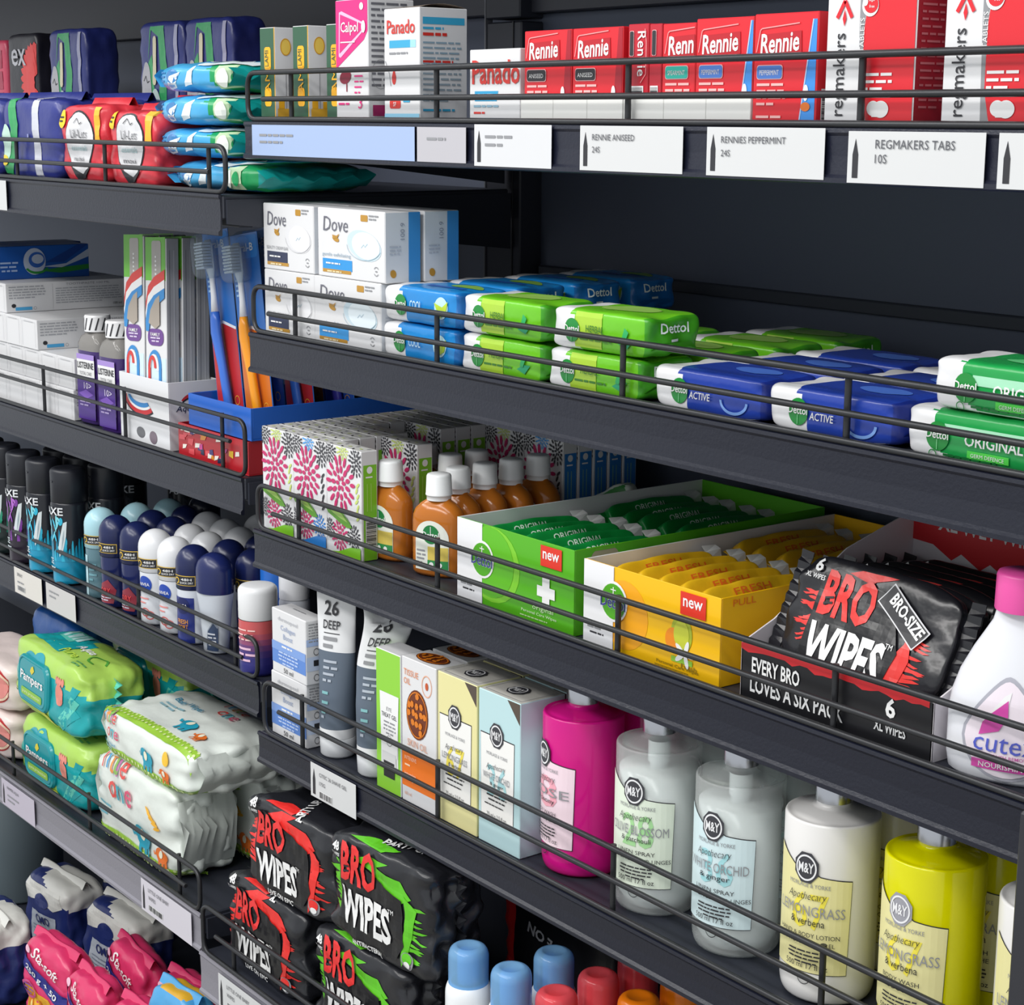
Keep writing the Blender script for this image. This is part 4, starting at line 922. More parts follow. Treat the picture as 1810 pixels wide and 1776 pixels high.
def tissue():
    w_, d_, h_ = .0520, .030, .1150; mb = MB(); og = mt('#ea7416', .38); br = mt('#6b2f14', .45); oo = mt('#d97a1c', .4); box(mb, 0, 0, 0, w_, d_, h_, WHITE, .0006); F = front(0, (0, w_, 0, h_)); S = side(w_); T = topf(h_)
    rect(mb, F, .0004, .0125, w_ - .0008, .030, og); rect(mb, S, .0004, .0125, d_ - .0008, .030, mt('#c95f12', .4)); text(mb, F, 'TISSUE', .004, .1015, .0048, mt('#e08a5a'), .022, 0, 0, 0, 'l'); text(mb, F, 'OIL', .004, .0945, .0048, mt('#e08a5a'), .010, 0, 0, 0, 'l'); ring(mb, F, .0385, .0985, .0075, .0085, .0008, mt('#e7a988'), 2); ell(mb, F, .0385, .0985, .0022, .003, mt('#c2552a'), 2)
    def egg(S, cx, cy, rx, ry, n):
        ell(mb, S, cx, cy, rx, ry, br, 2); ring(mb, S, cx, cy, rx * .93, ry * .93, rx * .06, oo, 3); rd = random.Random(n)
        for i in range(5):
            for j in range(5):
                x, y = (i - 2) / 2.7 + rd.uniform(-.06, .06), (j - 2) / 2.7 + rd.uniform(-.06, .06)
                if x * x + y * y < .62: ell(mb, S, cx + x * rx, cy + y * ry, rx * .165, ry * .155, oo, 4, rd.random() * 3, 6)
    egg(F, .0240, .0730, .0165, .0195, 1); egg(T, .0260, .0150, .0200, .0110, 2)
    text(mb, F, 'SKIN OIL', .0245, .0465, .0055, mt('#e0a68c'), .030); text(mb, F, 'INTENSIVE', .005, .0345, .0030, mt('#f6d3b4'), .018, 0, 0, 0, 'l'); greek(mb, F, .005, .0295, .012, 1, .003, mt('#f6d3b4')); text(mb, F, 'intensive', .005, .0215, .0030, mt('#f9e3d0'), .017, 0, 0, 0, 'l'); text(mb, F, 'healing oil', .005, .0175, .0030, mt('#f9e3d0'), .019, 0, 0, 0, 'l'); text(mb, F, '60 ml', .005, .006, .0025, mt('#d99a7a'), .010, 0, 0, 0, 'l'); return mb.build('oil_box')
inst('tissuebox', tissue, (.1605, .0100, R), 0, 'white and orange skin oil box with seed cluster emblem, standing in front', 'skincare box', 'skin oil boxes')
inst('tissuebox', None, (.1585, .0440, R), 0, 'white and orange skin oil box with seed cluster emblem, in the second row', 'skincare box', 'skin oil boxes')
def emblem(mb, S, x, y, r, L=4, pale=False):
    d = mt('#9a9aa2') if pale else mt('#3a3a40')
    conv(mb, S, [(x + r * 1.15 * math.cos(2 * PI * i / 8 + PI / 8), y + r * 1.15 * math.sin(2 * PI * i / 8 + PI / 8)) for i in range(8)], d, L); ring(mb, S, x, y, r * .92, r * .92, r * .13, mt('#e6e6e8'), L + 1); text(mb, S, 'M&Y', x, y - r * .36, r * .72, mt('#e6e6e8'), r * 1.35, .02, L=L + 1)
def my_box(bg, num, nc, name, sub):
    def f():
        w_, d_, h_ = .0560, .046, .1150; mb = MB(); c = mt(bg, .42); box(mb, 0, 0, 0, w_, d_, h_, c, .0006, {'t': mt('#c9c6bf', .45)}); F = front(0, (0, w_, 0, h_)); T = topf(h_)
        lb = [(.0045, .020), (.0475, .020), (.0485, .083), (.0035, .083)]; poly(mb, F, [(a * 1.02 - .0006, b + (.0007 if b > .05 else -.0007)) for a, b in lb], INK, 1); poly(mb, F, lb, mt('#ecebe8'), 2); poly(mb, F, [(w_ - .0005, h_ - .0005), (w_ - .017, h_ - .0005), (w_ - .0005, h_ - .016)], mt('#54483f'), 1)
        emblem(mb, F, .0255, .0845, .0085); text(mb, F, num, .026, .0375, .024, nc, .026, .01, L=3); text(mb, F, 'MORLAGE & YORKE', .026, .0685, .0024, GREY, .028, L=4); text(mb, F, 'Apothecary', .025, .0575, .0055, INK, .026, -.01, .35, .08, L=5); text(mb, F, name, .0255, .0505, .0048, GREY, .036, L=5); text(mb, F, sub, .026, .0455, .0032, INK, .018, L=5); greek(mb, F, .0115, .038, .029, 2, .0032, INK, 5, al='c', th=.35); greek(mb, F, .010, .031, .032, 1, .002, INK, 5); text(mb, F, '75 ml e 2.5 fl oz', .026, .0225, .0028, INK, .026, L=5)
        emblem(mb, T, w_ / 2, d_ * .42, .0090); stroke(mb, T, [(.004, .004), (w_ - .004, .004), (w_ - .004, d_ - .004), (.004, d_ - .004), (.004, .004)], .0005, GREY, 1); return mb.build('fragrance_box')
    return f
inst('myY', my_box('#e3dca0', '67', mt('#ead95a'), 'LEMONGRASS', '& verbena'), (.2150, .0100, R), 0, 'pale yellow fragrance box with white label and dark round emblem', 'skincare box')
inst('myB', my_box('#b9d8dc', '36', mt('#a8d5da'), 'WHITE ORCHID', '& ginger'), (.2735, .0100, R), 0, 'pale blue fragrance box with white label and dark round emblem', 'skincare box')
inst('myY2', my_box('#e3dca0', '67', mt('#ead95a'), 'LEMONGRASS', '& verbena'), (.2140, .0580, R), 0, 'pale yellow fragrance box behind the others, in the second row', 'skincare box')
inst('myB2', my_box('#b9d8dc', '36', mt('#a8d5da'), 'WHITE ORCHID', '& ginger'), (.2725, .0580, R), 0, 'pale blue fragrance box behind the others, in the second row', 'skincare box')
# large pump bottles
def pump_bottle(shell, a, dip, lcol, num, nc, name, sub, kind, inner=None, pale=False, ia=.5):
    def f():
        o = empty('pump_bottle'); r = .0325; H = .1135; mb = MB(); m = mt(shell, .12, 'liquid' if a < 1 else 'gloss', a) if a < 1 else mt(shell, .22, 'gloss')
        prof = [(.0001, .0006), (.024, .0006)] + rnd(.0285, .0009, .0325, .012, 5, False)[1:] + [(r, .030), (r, .080), (r, H - .0015), (r - .0006, H - .0003), (r - .0016, H), (r - .0030, H - .0006), (r - .0060, H + .0002), (.0200, H + .0022), (.0150, H + .0034), (.0120, H + .0042), (.0115, H + .0068)]
        lathe(mb, prof, m, 44, cap=False); weld(mb.build('bottle', o))
        if a < 1:
            mb = MB(); lv = .096; lathe(mb, [(.0001, .0040), (.0245, .0040), (.0298, .012), (.0298, lv), (.0001, lv)], mt(inner, .1, 'liquid', ia), 40, cap=False); weld(mb.build('liquid', o))
            mb = MB(); tm = mt(dip, .3); lathe(mb, [(.0085, H + .001), (.0085, .100), (.0072, .099), (.0072, .0885), (.0048, .086), (.0048, .076), (.0034, .0755), (.0034, .008)], tm, 20, cap=False); weld(mb.build('dip_tube', o))
        mb = MB(); lathe(mb, [(.0128, H + .0070), (.0128, H + .0165), (.0118, H + .0178), (.0062, H + .0182), (.0062, H + .0215), (.0095, H + .0222), (.0095, H + .0268), (.0085, H + .0278), (.0001, H + .0278)], SILV, 28, cap=False); tube_pts = [(0, 0, H + .0248), (.0, -.012, H + .0248)]
        tube(mb, tube_pts, .003, SILV, 10); weld(mb.build('pump_head', o))
        mb = MB(); S0 = cyl(r + .0002, 1, -PI / 2 + .22); S = Surf(lambda u, v, of: S0.fn(u, v * 1.07 + .001, of), .004, None, .0003); bg = mt(lcol, .45); k = .0285
        ol = [(-k, .019), (k, .019), (k * 1.06, .0735), (.009, .0755), (0, .0795), (-.009, .0790), (-k * 1.0, .0885)]
        poly(mb, S, [(x * 1.015, y + (.0005 if y > .05 else -.0005)) for x, y in ol], INK, 1); poly(mb, S, ol, bg, 2)
        text(mb, S, num, .002, .0445, .0210, nc, .026, .01, L=3); emblem(mb, S, -.001, .0800, .0082, 4, pale); text(mb, S, 'MORLAGE & YORKE', .001, .0690, .0024, GREY, .030, L=4); text(mb, S, 'Apothecary', .000, .0605, .0058, INK, .028, -.01, .35, .05, L=6); text(mb, S, name, .002, .0525, .0060, GREY, .048, L=6); text(mb, S, sub, .001, .0470, .0042, INK, .024, L=6)
        for i, t in enumerate(kind): text(mb, S, t, .001, .0400 - .0046 * i, .0026, INK, .010 + .0019 * len(t), L=6)
        greek(mb, S, -.013, .0310, .028, 4, .0022, INK, 6, al='c', th=.4); text(mb, S, '500 ml 17 fl oz', .001, .0215, .0032, INK, .030, L=6); ring(mb, S, 0, .0165, .0050, .0050, .0005, INK, 3, 20, PI, 2 * PI); mb.build('label', o); return o
    return f
PX = (.3662, .4557, .5433, .6323, .7212)
LS = ('LINEN SPRAY', 'SPRAY LINGE POUR LINGES')
inst('pbM', pump_bottle('#f0209c', .74, '#f06ab8', '#f0d8e2', '8', mt('#f0a9b8'), 'ROSE', '& peony', ('BODY WASH', 'GEL DOUCHE'), '#f0209a'), (PX[0], .045, R), -26, 'magenta pump bottle with pale pink label', 'pump bottle', 'large pump bottles')
inst('pbC', pump_bottle('#f7faf9', .28, '#dfe3e4', '#dfe9d8', '28', mt('#a6d99a'), 'OLIVE BLOSSOM', '& patchouli', LS, '#f3f7f6', False, .80), (PX[1], .045, R), 4, 'clear bottle with pale green label', 'pump bottle', 'large pump bottles')
inst('pbC2', pump_bottle('#f7faf9', .28, '#dfe3e4', '#d0e4e8', '36', mt('#a3d8de'), 'WHITE ORCHID', '& ginger', LS, '#f3f8f8', False, .72), (PX[2], .045, R), 0, 'clear bottle with pale blue label', 'pump bottle', 'large pump bottles')
inst('pbW', pump_bottle('#e2e0de', 1, '', '#e3dca0', '67', mt('#efe04e'), 'LEMONGRASS', '& verbena', ('HAND & BODY LOTION', 'LOTION CORPOREL')), (PX[3], .045, R), 2, 'opaque white lotion bottle with pale yellow label', 'pump bottle', 'large pump bottles')
inst('pbY', pump_bottle('#f2ee00', .80, '#e3df2a', '#e3dca0', '67', mt('#efe04e'), 'LEMONGRASS', '& verbena', ('BODY WASH', 'GEL DOUCHE'), '#ece800', True, .6), (PX[4], .045, R), -10, 'bright yellow green pump bottle with pale yellow label', 'pump bottle', 'large pump bottles')
inst('pbW', None, (.8120, .045, R), 2, 'opaque white bottle half hidden beyond the yellow one', 'pump bottle', 'large pump bottles')
for i, (k, nm) in enumerate((('pbM', 'magenta'), ('pbC', 'clear green label'), ('pbC2', 'clear blue label'), ('pbW', 'white lotion'), ('pbY', 'yellow green'))):
    inst(k, None, (PX[i] - .004, .118, R), -10, 'second row %s pump bottle standing behind its twin' % nm, 'pump bottle', 'large pump bottles')
for _o in COL.objects:                                  # taller runs of the same shapes on this shelf
    if _o not in _before and _o.parent is None: _o.scale = (1, 1, KZ)
tick('tk8', ticket(.078, .033, ['CITEC 26 SHAVE GEL', '175G', '|'], True, None, .016, seed=5, size=.0036), .028, -.0036, RB[3] - .0335, 'white price ticket for shave gel below the grey tubes', 0)

# ================================================================== LOW RIGHT SHELF
ZR6 = .6150; YF6 = -.036
shelf('low right shelf with wire guard rail, holding black wipes packs and spray cans', -.142, .80, YF6, ZR6, .044, [-.080, .1425, .365, .588], .6690, -.136, None, strip=STRIP_LIT)
R = ZR6 + .0003
def bro48(col, name, w_=.152, h_=.098, d_=.062, seed=1):
    def f():
        s = Soft(w_, d_, h_, 8, .0028, seed, .010); o = empty('wipes_pack'); mb = MB(); K = film('#202126', .27); s.mesh(mb, K, 26); F = s.front(.005, .03); T = s.top(.006, .04); c = film(col, .3); red = film('#e03030', .3)
        k = w_ / .152
        splash(mb, F, .021 * k, .030, .019 * k, .046, c, 1, seed + 4, -1); poly(mb, F, [(.040 * k, .086), (.066 * k, .0945), (.094 * k, .0955), (.076 * k, .088), (.110 * k, .0860), (.126 * k, .074), (.108 * k, .064), (.066 * k, .082)], c, 1)
        splash(mb, F, .118 * k, .018, .028 * k, .048, c, 1, seed + 8, 1); poly(mb, F, [(.112 * k, .008), (.116 * k, .035), (.121 * k, .052), (.116 * k, .075), (.134 * k, .066), (.128 * k, .040), (.122 * k, .020)], c, 2)
        conv(mb, F, [(.022 * k, .012), (.106 * k, .012), (.119 * k, .030), (.114 * k, .070), (.036 * k, .087), (.022 * k, .084)], film('#151519', .3), 3)
        brologo(mb, F, .026 * k, .0165 if h_ < .1 else .022, 1.42 * k * (.96 if h_ < .1 else 1), red, 5); text(mb, F, '48', .017 * k, .0860, .0080, PRW, .010, .03, L=5); text(mb, F, 'XL WIPES', .017 * k, .0815, .0028, PRW, .013, .01, L=5)
        text(mb, F, name, .066 * k, .0075, .0045, PRW, .044 * k, .02, L=5); ell(mb, F, .124 * k, .018, .0080, .0080, mt('#8d8d92'), 5); ell(mb, F, .124 * k, .020, .0060, .0055, c, 6); ell(mb, F, .125 * k, .0155, .004, .003, PRW, 7)
        poly(mb, T, [(.030 * k, .006), (.060 * k, .018), (.095 * k, .014), (.080 * k, .004)], c, 1); text(mb, T, 'PARTY UP', .090 * k, .020, .010, PRW, .050, .03, 0, PI / 2 + .5 if col.startswith('#e') else .25, L=3)
        mb.build('body', o)
        for sx, x in ((-1, .003), (1, w_ - .003)):
            m2 = MB(); fin(m2, x, d_ * .5, d_ * .5, .006, h_ - .008, .009, K, sx, 12, .004); m2.build('end_seal', o)
        return o
    return f
B1 = bro48('#e5312d', 'LIVE ON EPIC', .146, .0965, .066, 1); B2 = bro48('#5fc024', 'ANTIBACTERIAL', .153, .104, .066, 2)
inst('bro48r', B1, (-.112, -.022, R), 0, 'black wipes pack with red splash, lower of the two by the shelf end', 'wipes pack', 'large black wipes packs')
inst('bro48r', None, (-.0640, -.024, R + .0962), 3, 'black wipes pack with red splash, stacked on the lower one', 'wipes pack', 'large black wipes packs')
inst('bro48g', B2, (.0545, -.022, R), 0, 'black wipes pack with green splash, lower of the two', 'wipes pack', 'large black wipes packs')
inst('bro48g', None, (.0880, -.024, R + .1037), 2, 'black wipes pack with green splash, stacked on top', 'wipes pack', 'large black wipes packs')
inst('bro48r', None, (-.108, .062, R), 2, 'black wipes pack with red splash, second row, hidden behind the lower red one', 'wipes pack', 'large black wipes packs')
def bro_back():
    w_, d_, h_ = .165, .05, .170; s = Soft(w_, d_, h_, 8, .002, 9, .005); mb = MB(); s.mesh(mb, film('#1a1b20', .3), 20, lambda k, x, y, z: film('#d8282a', .3) if x < -.9 and z > -.5 else None); F = s.front(.006, .03); poly(mb, F, [(.005, .02), (.020, .02), (.024, .125), (.018, .160), (.005, .160)], film('#d8282a', .3), 1); text(mb, F, '(LIVE ON', .078, .112, .014, mt('#a9aab0'), .060, .03, 0, PI - .22, L=5); greek(mb, F, .06, .07, .05, 2, .006, mt('#4a4b52')); return mb.build('wipes_pack')
inst('broback', bro_back, (.1520, .125, R), 0, 'tall black wipes pack with upside down lettering behind the blue caps', 'wipes pack')
def spray(cap, body, clear):
    def f():
        mb = MB(); lathe(mb, [(.0001, 0), (.0185, 0), (.0198, .003), (.0198, 0.1100)] + rnd(.0198, 0.1100, .0150, 0.1215, 5)[1:], mt(body, .3), 28, cap=False); o = weld(mb.build('can'))
        mb = MB(); pr = [(.0172, 0.1180), (.0172, 0.1440)] + rnd(.0172, 0.1440, .0115, 0.1525, 5)[1:] + [(.0100, 0.1530), (.0085, 0.1520), (.0001, 0.1516)]
        if clear:
            lathe(mb, pr, mt(cap, .12, 'liquid', .62), 28, cap=False); weld(mb.build('cap', o)); m2 = MB(); lathe(m2, [(.0095, 0.1200), (.0095, 0.1465), (.0080, 0.1490), (.0001, 0.1495)], mt(cap, .35), 20, cap=False); weld(m2.build('nozzle', o))
        else: lathe(mb, pr, mt(cap, .22), 28, cap=False); weld(mb.build('cap', o))
        return o
    return f
G = 'capped spray cans'
K = (('spB', '#92c8f2', '#eef1f4', True, ((.2405, .0225, 'nearest the green splash pack'), (.2940, .0270, 'between its blue neighbour and a coral cap'), (.2915, .0740, 'standing behind the row'))),
     ('spR', '#f2606a', '#d0424e', True, ((.3485, .0310, 'in the front row'), (.3445, .0780, 'in the middle row'), (.3400, .1250, 'in the back row'))),
     ('spO', '#ee7d12', '#d9660c', False, ((.3945, .0780, 'in front of the other orange one'), (.3930, .1250, 'behind the other orange one'))))
for key, cp, bd, cl, L in K:
    for x, y, lb in L: inst(key, spray(cp, bd, cl), (x + .0310, y - .0210, R), 0, 'spray can with %s cap, %s' % ({'spB': 'pale blue', 'spR': 'coral red', 'spO': 'orange'}[key], lb), 'spray can', G)
tick('tk9', ticket(.110, .036, ['LITTLE ONE BABY', 'WIPES', '|'], True, None, .018, seed=8, size=.0040), -.098, YF6 - .0036, ZR6 - .0415, 'white price ticket below the black wipes packs')
# dark upright that closes the bay at its outer end
mb = MB(); box(mb, .8440, -.040, .02, .915, -.012, 1.078, mt('#2a2b31', .45, 'paint'), .0015); 
for k in range(9): box(mb, .8790, -.0408, .10 + .09 * k, .8830, -.0398, .13 + .09 * k, mt('#0d0d10'), .0002)
tag(mb.build('upright_post'), 'dark steel upright at the outer end of the lower shelves', 'shelf post')

# ================================================================== TOP LEFT SHELF
R = LB[0] + .0003; Y0 = -.0185
def crimp_top(o, w_, d_, h_, m):
    m2 = MB(); vs = []; n = 12
    for i in range(n + 1):
        t = i / n; x = .006 + (w_ - .012) * t; e = .0035 * math.sin(t * 9)
        vs += [(x, d_ / 2 - .006, h_ - .002), (x, d_ / 2 + e * .4 - .001, h_ + .007), (x, d_ / 2 + e * .4 + .001, h_ + .007), (x, d_ / 2 + .006, h_ - .002)]
    m2.add(vs, [(4 * i + k, 4 * i + 4 + k, 4 * i + 5 + k, 4 * i + 1 + k) for i in range(n) for k in range(3)], m, True); m2.build('top_seal', o)
def navy_pads():
    w_, d_, h_ = .158, .075, .088; s = Soft(w_, d_, h_, 9, .0018, 11, .004); o = empty('pads_pack'); mb = MB(); nv = film('#2b3480', .3); s.mesh(mb, nv, 20); F = s.front(.006, .02); T = s.top(.008, .03); g = film('#2f9e5c', .3)
    conv(mb, F, [(.098, .003), (.116, .003), (.108, .086), (.092, .086)], film('#c9cbd6', .35), 1); conv(mb, T, [(.092, .003), (.108, .003), (.108, .07), (.092, .07)], film('#c9cbd6', .35), 1)
    poly(mb, F, [(.004, .004), (.030, .004), (.046, .030), (.054, .060), (.048, .086), (.028, .086), (.034, .055), (.022, .030), (.004, .022)], g, 2); ell(mb, F, .020, .040, .013, .020, film('#bfe0d0', .35), 3); ell(mb, F, .016, .020, .010, .006, mt('#e9cf3a'), 4); poly(mb, T, [(.028, .002), (.050, .002), (.060, .07), (.036, .07)], g, 2); greek(mb, F, .080, .046, .006, 1, .008, mt('#9aa2d8'), 3)
    mb.build('body', o); crimp_top(o, w_, d_, h_, nv); return o
inst('navypads', navy_pads, (-.6060, Y0, R), 0, 'navy and green pads pack with pale stripe, next to the red packs', 'pads pack', 'navy pads packs')
inst('navypads', None, (-.7670, Y0, R), 0, 'navy and green pads pack with pale stripe, cut by the photo edge', 'pads pack', 'navy pads packs')
inst('navypads', None, (-.6100, .0610, R + .0), 0, 'navy and green pads pack with pale stripe, second row, beside the red packs', 'pads pack', 'navy pads packs')
inst('navypads', None, (-.7720, .0610, R + .0), 0, 'navy and green pads pack with pale stripe, second row, near the gerbera box', 'pads pack', 'navy pads packs')
def red_pads(w_, h_, words, seed):
    def f():
        d_ = .082; s = Soft(w_, d_, h_, 9, .0022, seed, .006); o = empty('pads_pack'); mb = MB(); rd_ = film('#d83a46', .27); s.mesh(mb, rd_, 20); F = s.front(.005, .02); k = w_ / .1
        def egg(g, L, m): poly(mb, F, [(.052 * k + g * .029 * k * math.sin(t) * (1 - .18 * math.cos(t)), .040 + g * .034 * (-math.cos(t)) * (h_ / .084)) for t in [2 * PI * i / 30 for i in range(30)]], m, L)
        egg(1.06, 1, INK); egg(1.0, 2, mt('#d9d9dc', .4)); poly(mb, F, [(.030 * k, .018), (.045 * k, .004), (.060 * k, .006), (.078 * k, .020), (.056 * k, .010)], INK, 3)
        stroke(mb, F, [(.042 * k, .062), (.048 * k, .067), (.054 * k, .061), (.060 * k, .063)], .0008, INK, 4); text(mb, F, 'Lil-Lets', .052 * k, .047, .0085, mt('#4a4a50'), .036 * k, -.01, L=4); text(mb, F, 'essentials', .052 * k, .034, .0055, mt('#8fb5b8'), .036 * k, L=4)
        for i, t in enumerate(words): text(mb, F, t, .052 * k, .0235 - .006 * i, .0045, mt('#5a5a60'), .028 * k, L=4)
        ell(mb, F, .014 * k, .066, .0085 * k, .0095, mt('#f0c81e'), 3); greek(mb, F, .010 * k, .067, .009 * k, 2, .004, INK, 4)
        conv(mb, F, [(.086 * k, .042), (.095 * k, .042), (.094 * k, .078), (.087 * k, .078)], mt('#f0b636'), 3); mb.build('body', o); crimp_top(o, w_, d_, h_, rd_); return o
    return f
inst('redpads', red_pads(.1020, .0815, ('maxi thick', 'twin pack'), 12), (-.4440, Y0, R), 0, 'red pads pack with white oval label, next to the navy packs', 'pads pack', 'red pads packs')
inst('redpads2', red_pads(.1020, .0755, ('maxi',), 13), (-.3270, Y0, R), 0, 'red pads pack with white oval label, next to the blue wipes stack', 'pads pack', 'red pads packs')
inst('redpads3', red_pads(.1020, .0850, ('maxi',), 14), (-.4200, .0680, R), 0, 'red pads pack with white oval label, second row, partly hidden', 'pads pack', 'red pads packs')
inst('redpads3', None, (-.3100, .0680, R + .004), 0, 'red pads pack with loose top flap, behind the blue wipes stack', 'pads pack', 'red pads packs')
def blue_wipes(v):
    def f():
        w_, d_, h_ = (.176, .150)[v > 0], .142, (.0285, .0298)[v > 0]; s = Soft(w_, d_, h_, 3.6, .0022, 20 + v, .005); o = empty('wipes_pack'); mb = MB(); b = film('#4aa9dc', .26); tl = film('#159a96', .28); gn = film('#1f9a5a', .28); lb = film('#a9d8ee', .28)
        s.mesh(mb, b, 22, lambda k, x, y, z: tl if x > .86 else (gn if x > .62 - .1 * z else (lb if x < -.84 else None))); F = s.front(.005, .06); T = s.top(.008, .06); wv = film('#e4eef2', .3)
        poly(mb, F, [(.040, .004), (.060, .006), (.070, .020), (.052, .016)], wv, 1); poly(mb, F, [(.075, .006), (.092, .008), (.098, .024), (.084, .020)], wv, 1); ell(mb, F, .055, .016, .012, .006, film('#2f78b4', .3), 1); greek(mb, F, .016, .019, .020, 3, .004, mt('#2f78b4'), 2); rect(mb, F, .128, .005, .022, .019, film('#bfd8b0', .3), 2); ell(mb, F, .134, .014, .0045, .0075, mt('#f2f4ee'), 3); ell(mb, F, .144, .014, .004, .006, gn, 3)
        poly(mb, F, [(.100, .024), (.150, .026), (.150, .028), (.100, .027)], wv, 2); poly(mb, T, [(.06, .03), (.10, .02), (.12, .05), (.08, .08)], wv, 1)
        mb.build('body', o)
        for sx, x, mm in ((-1, .004, b), (1, w_ - .004, tl)):
            m2 = MB(); n = 14; vs = []
            for i in range(n + 1):
                y = .012 + (d_ - .024) * i / n; e = .003 * math.sin(i * 1.9 + v)
                vs += [(x - sx * .004, y, h_ * .22), (x + sx * (.013 if v == 0 else .009), y, h_ * .5 + e - .0006), (x + sx * (.013 if v == 0 else .009), y, h_ * .5 + e + .0006), (x - sx * .004, y, h_ * .78)]
            m2.add(vs, [(4 * i + k, 4 * i + 4 + k, 4 * i + 5 + k, 4 * i + 1 + k) for i in range(n) for k in range(3)], mm, True); m2.build('end_seal', o)
        return o
    return f
for i, (x, v, rz, lb) in enumerate(((-.2190, 0, 0, 'bottom of the stack of four'), (-.2460, 1, .6, 'second from the bottom of the stack'), (-.2440, 2, -.6, 'third from the bottom of the stack'), (-.2430, 1, .4, 'top of the stack of four'))):
    inst('bluew%d' % v, blue_wipes(v), (x, -.0150, R + .0303 * i), rz, 'blue and teal wet wipes pack, ' + lb, 'wipes pack', 'blue wipes packs')
def gerbera():
    w_, d_, h_ = .098, .05, .176; s = Soft(w_, d_, h_, 12, .0008, 31, .002); mb = MB(); s.mesh(mb, film('#1d1c24', .35), 16); F = s.front(.006, .02)
    for i in range(16):
        t = PI * .5 + PI * i / 15 * 1.0; ell(mb, F, .093 + .024 * math.cos(t), .112 + .030 * math.sin(t), .022, .0065, mt('#c8403f'), 2, math.atan2(.030 * math.sin(t), .024 * math.cos(t)), 10)
    text(mb, F, 'ex', .022, .134, .022, mt('#a9a9b0'), .046, .01, 0, 0, 'l', 4); return mb.build('pads_box')
inst('gerb', gerbera, (-1.0100, .160, R), 0, 'black pads box with red gerbera petals in the back row', 'pads pack')
def pink_back():
    w_, d_, h_ = .09, .05, .17; s = Soft(w_, d_, h_, 12, .0008, 32, .002); mb = MB(); s.mesh(mb, film('#b8405a', .35), 14); F = s.front(.008, .03)
    for i in range(4):
        for j in range(5): rect(mb, F, .01 + .018 * i, .02 + .028 * j, .015, .024, film('#9a2f48', .35), 1)
    return mb.build('pads_box')
inst('pinkb', pink_back, (-1.1050, .160, R), 0, 'pink checked pads box in the back row at the photo edge', 'pads pack')
def navy_tall():
    w_, d_, h_ = .112, .05, .178; s = Soft(w_, d_, h_, 10, .0014, 33, .004); mb = MB(); s.mesh(mb, film('#252d6a', .3), 18); F = s.front(.006, .02); g = film('#2a8a52', .32)
    poly(mb, F, [(.030, .006), (.050, .008), (.066, .060), (.074, .120), (.066, .172), (.032, .172), (.026, .130), (.034, .168), (.052, .160), (.058, .120), (.050, .070)], g, 1); poly(mb, F, [(.026, .130), (.034, .100), (.044, .070), (.052, .074), (.040, .110), (.036, .140)], g, 1)
    ell(mb, F, .022, .090, .014, .042, mt('#9a9aa0', .4), 2); stroke(mb, F, [(.016, .110), (.021, .116), (.026, .108), (.031, .110)], .001, INK, 3); text(mb, F, 'Lil-Lets', .022, .088, .0060, mt('#4a4a52'), .022, L=3); rrect(mb, F, .040, .105, .008, .056, .004, mt('#b9b49a'), 3); ell(mb, F, .046, .088, .010, .013, mt('#9fb0b0'), 3); ell(mb, F, .042, .060, .006, .010, mt('#d3b82e'), 4); conv(mb, F, [(.094, .004), (.101, .004), (.101, .172), (.094, .172)], mt('#8c8ea6'), 2); return mb.build('pads_pack')
for x, lb in ((-.875, 'beside the gerbera box'), (-.614, 'behind the blue wipes stack, first of two'), (-.500, 'behind the blue wipes stack, second of two')): inst('navytall', navy_tall, (x, .160, R), 0, 'tall navy pads pack with green ribbon, ' + lb, 'pads pack', 'tall navy pads packs')
tick('tk10', ticket(.09, .033, ['MAXI PADS', '~.4'], False, None, .012), -.6480, -.0336, LB[0] - .0345, 'white price ticket below the navy pads packs')

# ================================================================== TOOTHPASTE SHELF
R = LB[1] + .0003
def paste_carton():
    w_, d_, h_ = .0480, .172, .0364; mb = MB(); box(mb, 0, 0, 0, w_, d_, h_, WHITE, .0007); F = front(0, (0, w_, 0, h_)); S = side(w_, (0, d_, 0, h_))
    stroke(mb, F, [(.004, .003), (.004, .033), (.043, .033), (.043, .003)], .0005, mt('#c9c9cc')); rect(mb, F, .010, .0325, .027, .0012, mt('#b9b9bc'), 2)
    greek(mb, S, .004, .031, .050, 5, .0034, mt('#a3a5ab'), th=.4); ell(mb, S, .010, .0085, .003, .0025, INK); rect(mb, S, .012, .0025, .022, .004, mt('#4aa3d6'), 2); ring(mb, S, .038, .0045, .002, .002, .0004, GREY); text(mb, S, 'TOOTHPASTE 100 ML', .080, .0315, .0026, GREY, .060, 0, 0, 0, 'l'); greek(mb, S, .066, .027, .095, 7, .0030, mt('#a9abb1'), th=.4); stroke(mb, S, [(.062, .002), (.062, .034)], .0005, mt('#c6c6c9')); text(mb, S, '100 ml', .150, .004, .003, INK, .012); return mb.build('toothpaste_carton')
cols = ((-.8660, 4, 'first'), (-.8170, 4, 'second'), (-.7680, 3, 'third'), (-.7190, 3, 'fourth'), (-.6700, 2, 'fifth'), (-.6210, 2, 'last'))
lv = ('bottom', 'second', 'third', 'fourth')
for x, n, cn in cols:
    for k in range(n):
        inst('paste', paste_carton, (x + (.0015 if k % 2 else 0), .0420 + .002 * (k % 2), R + .0366 * k), 0, 'white toothpaste carton, %s level of the %s column from the photo edge' % (lv[k], cn), 'toothpaste carton', 'white toothpaste cartons')
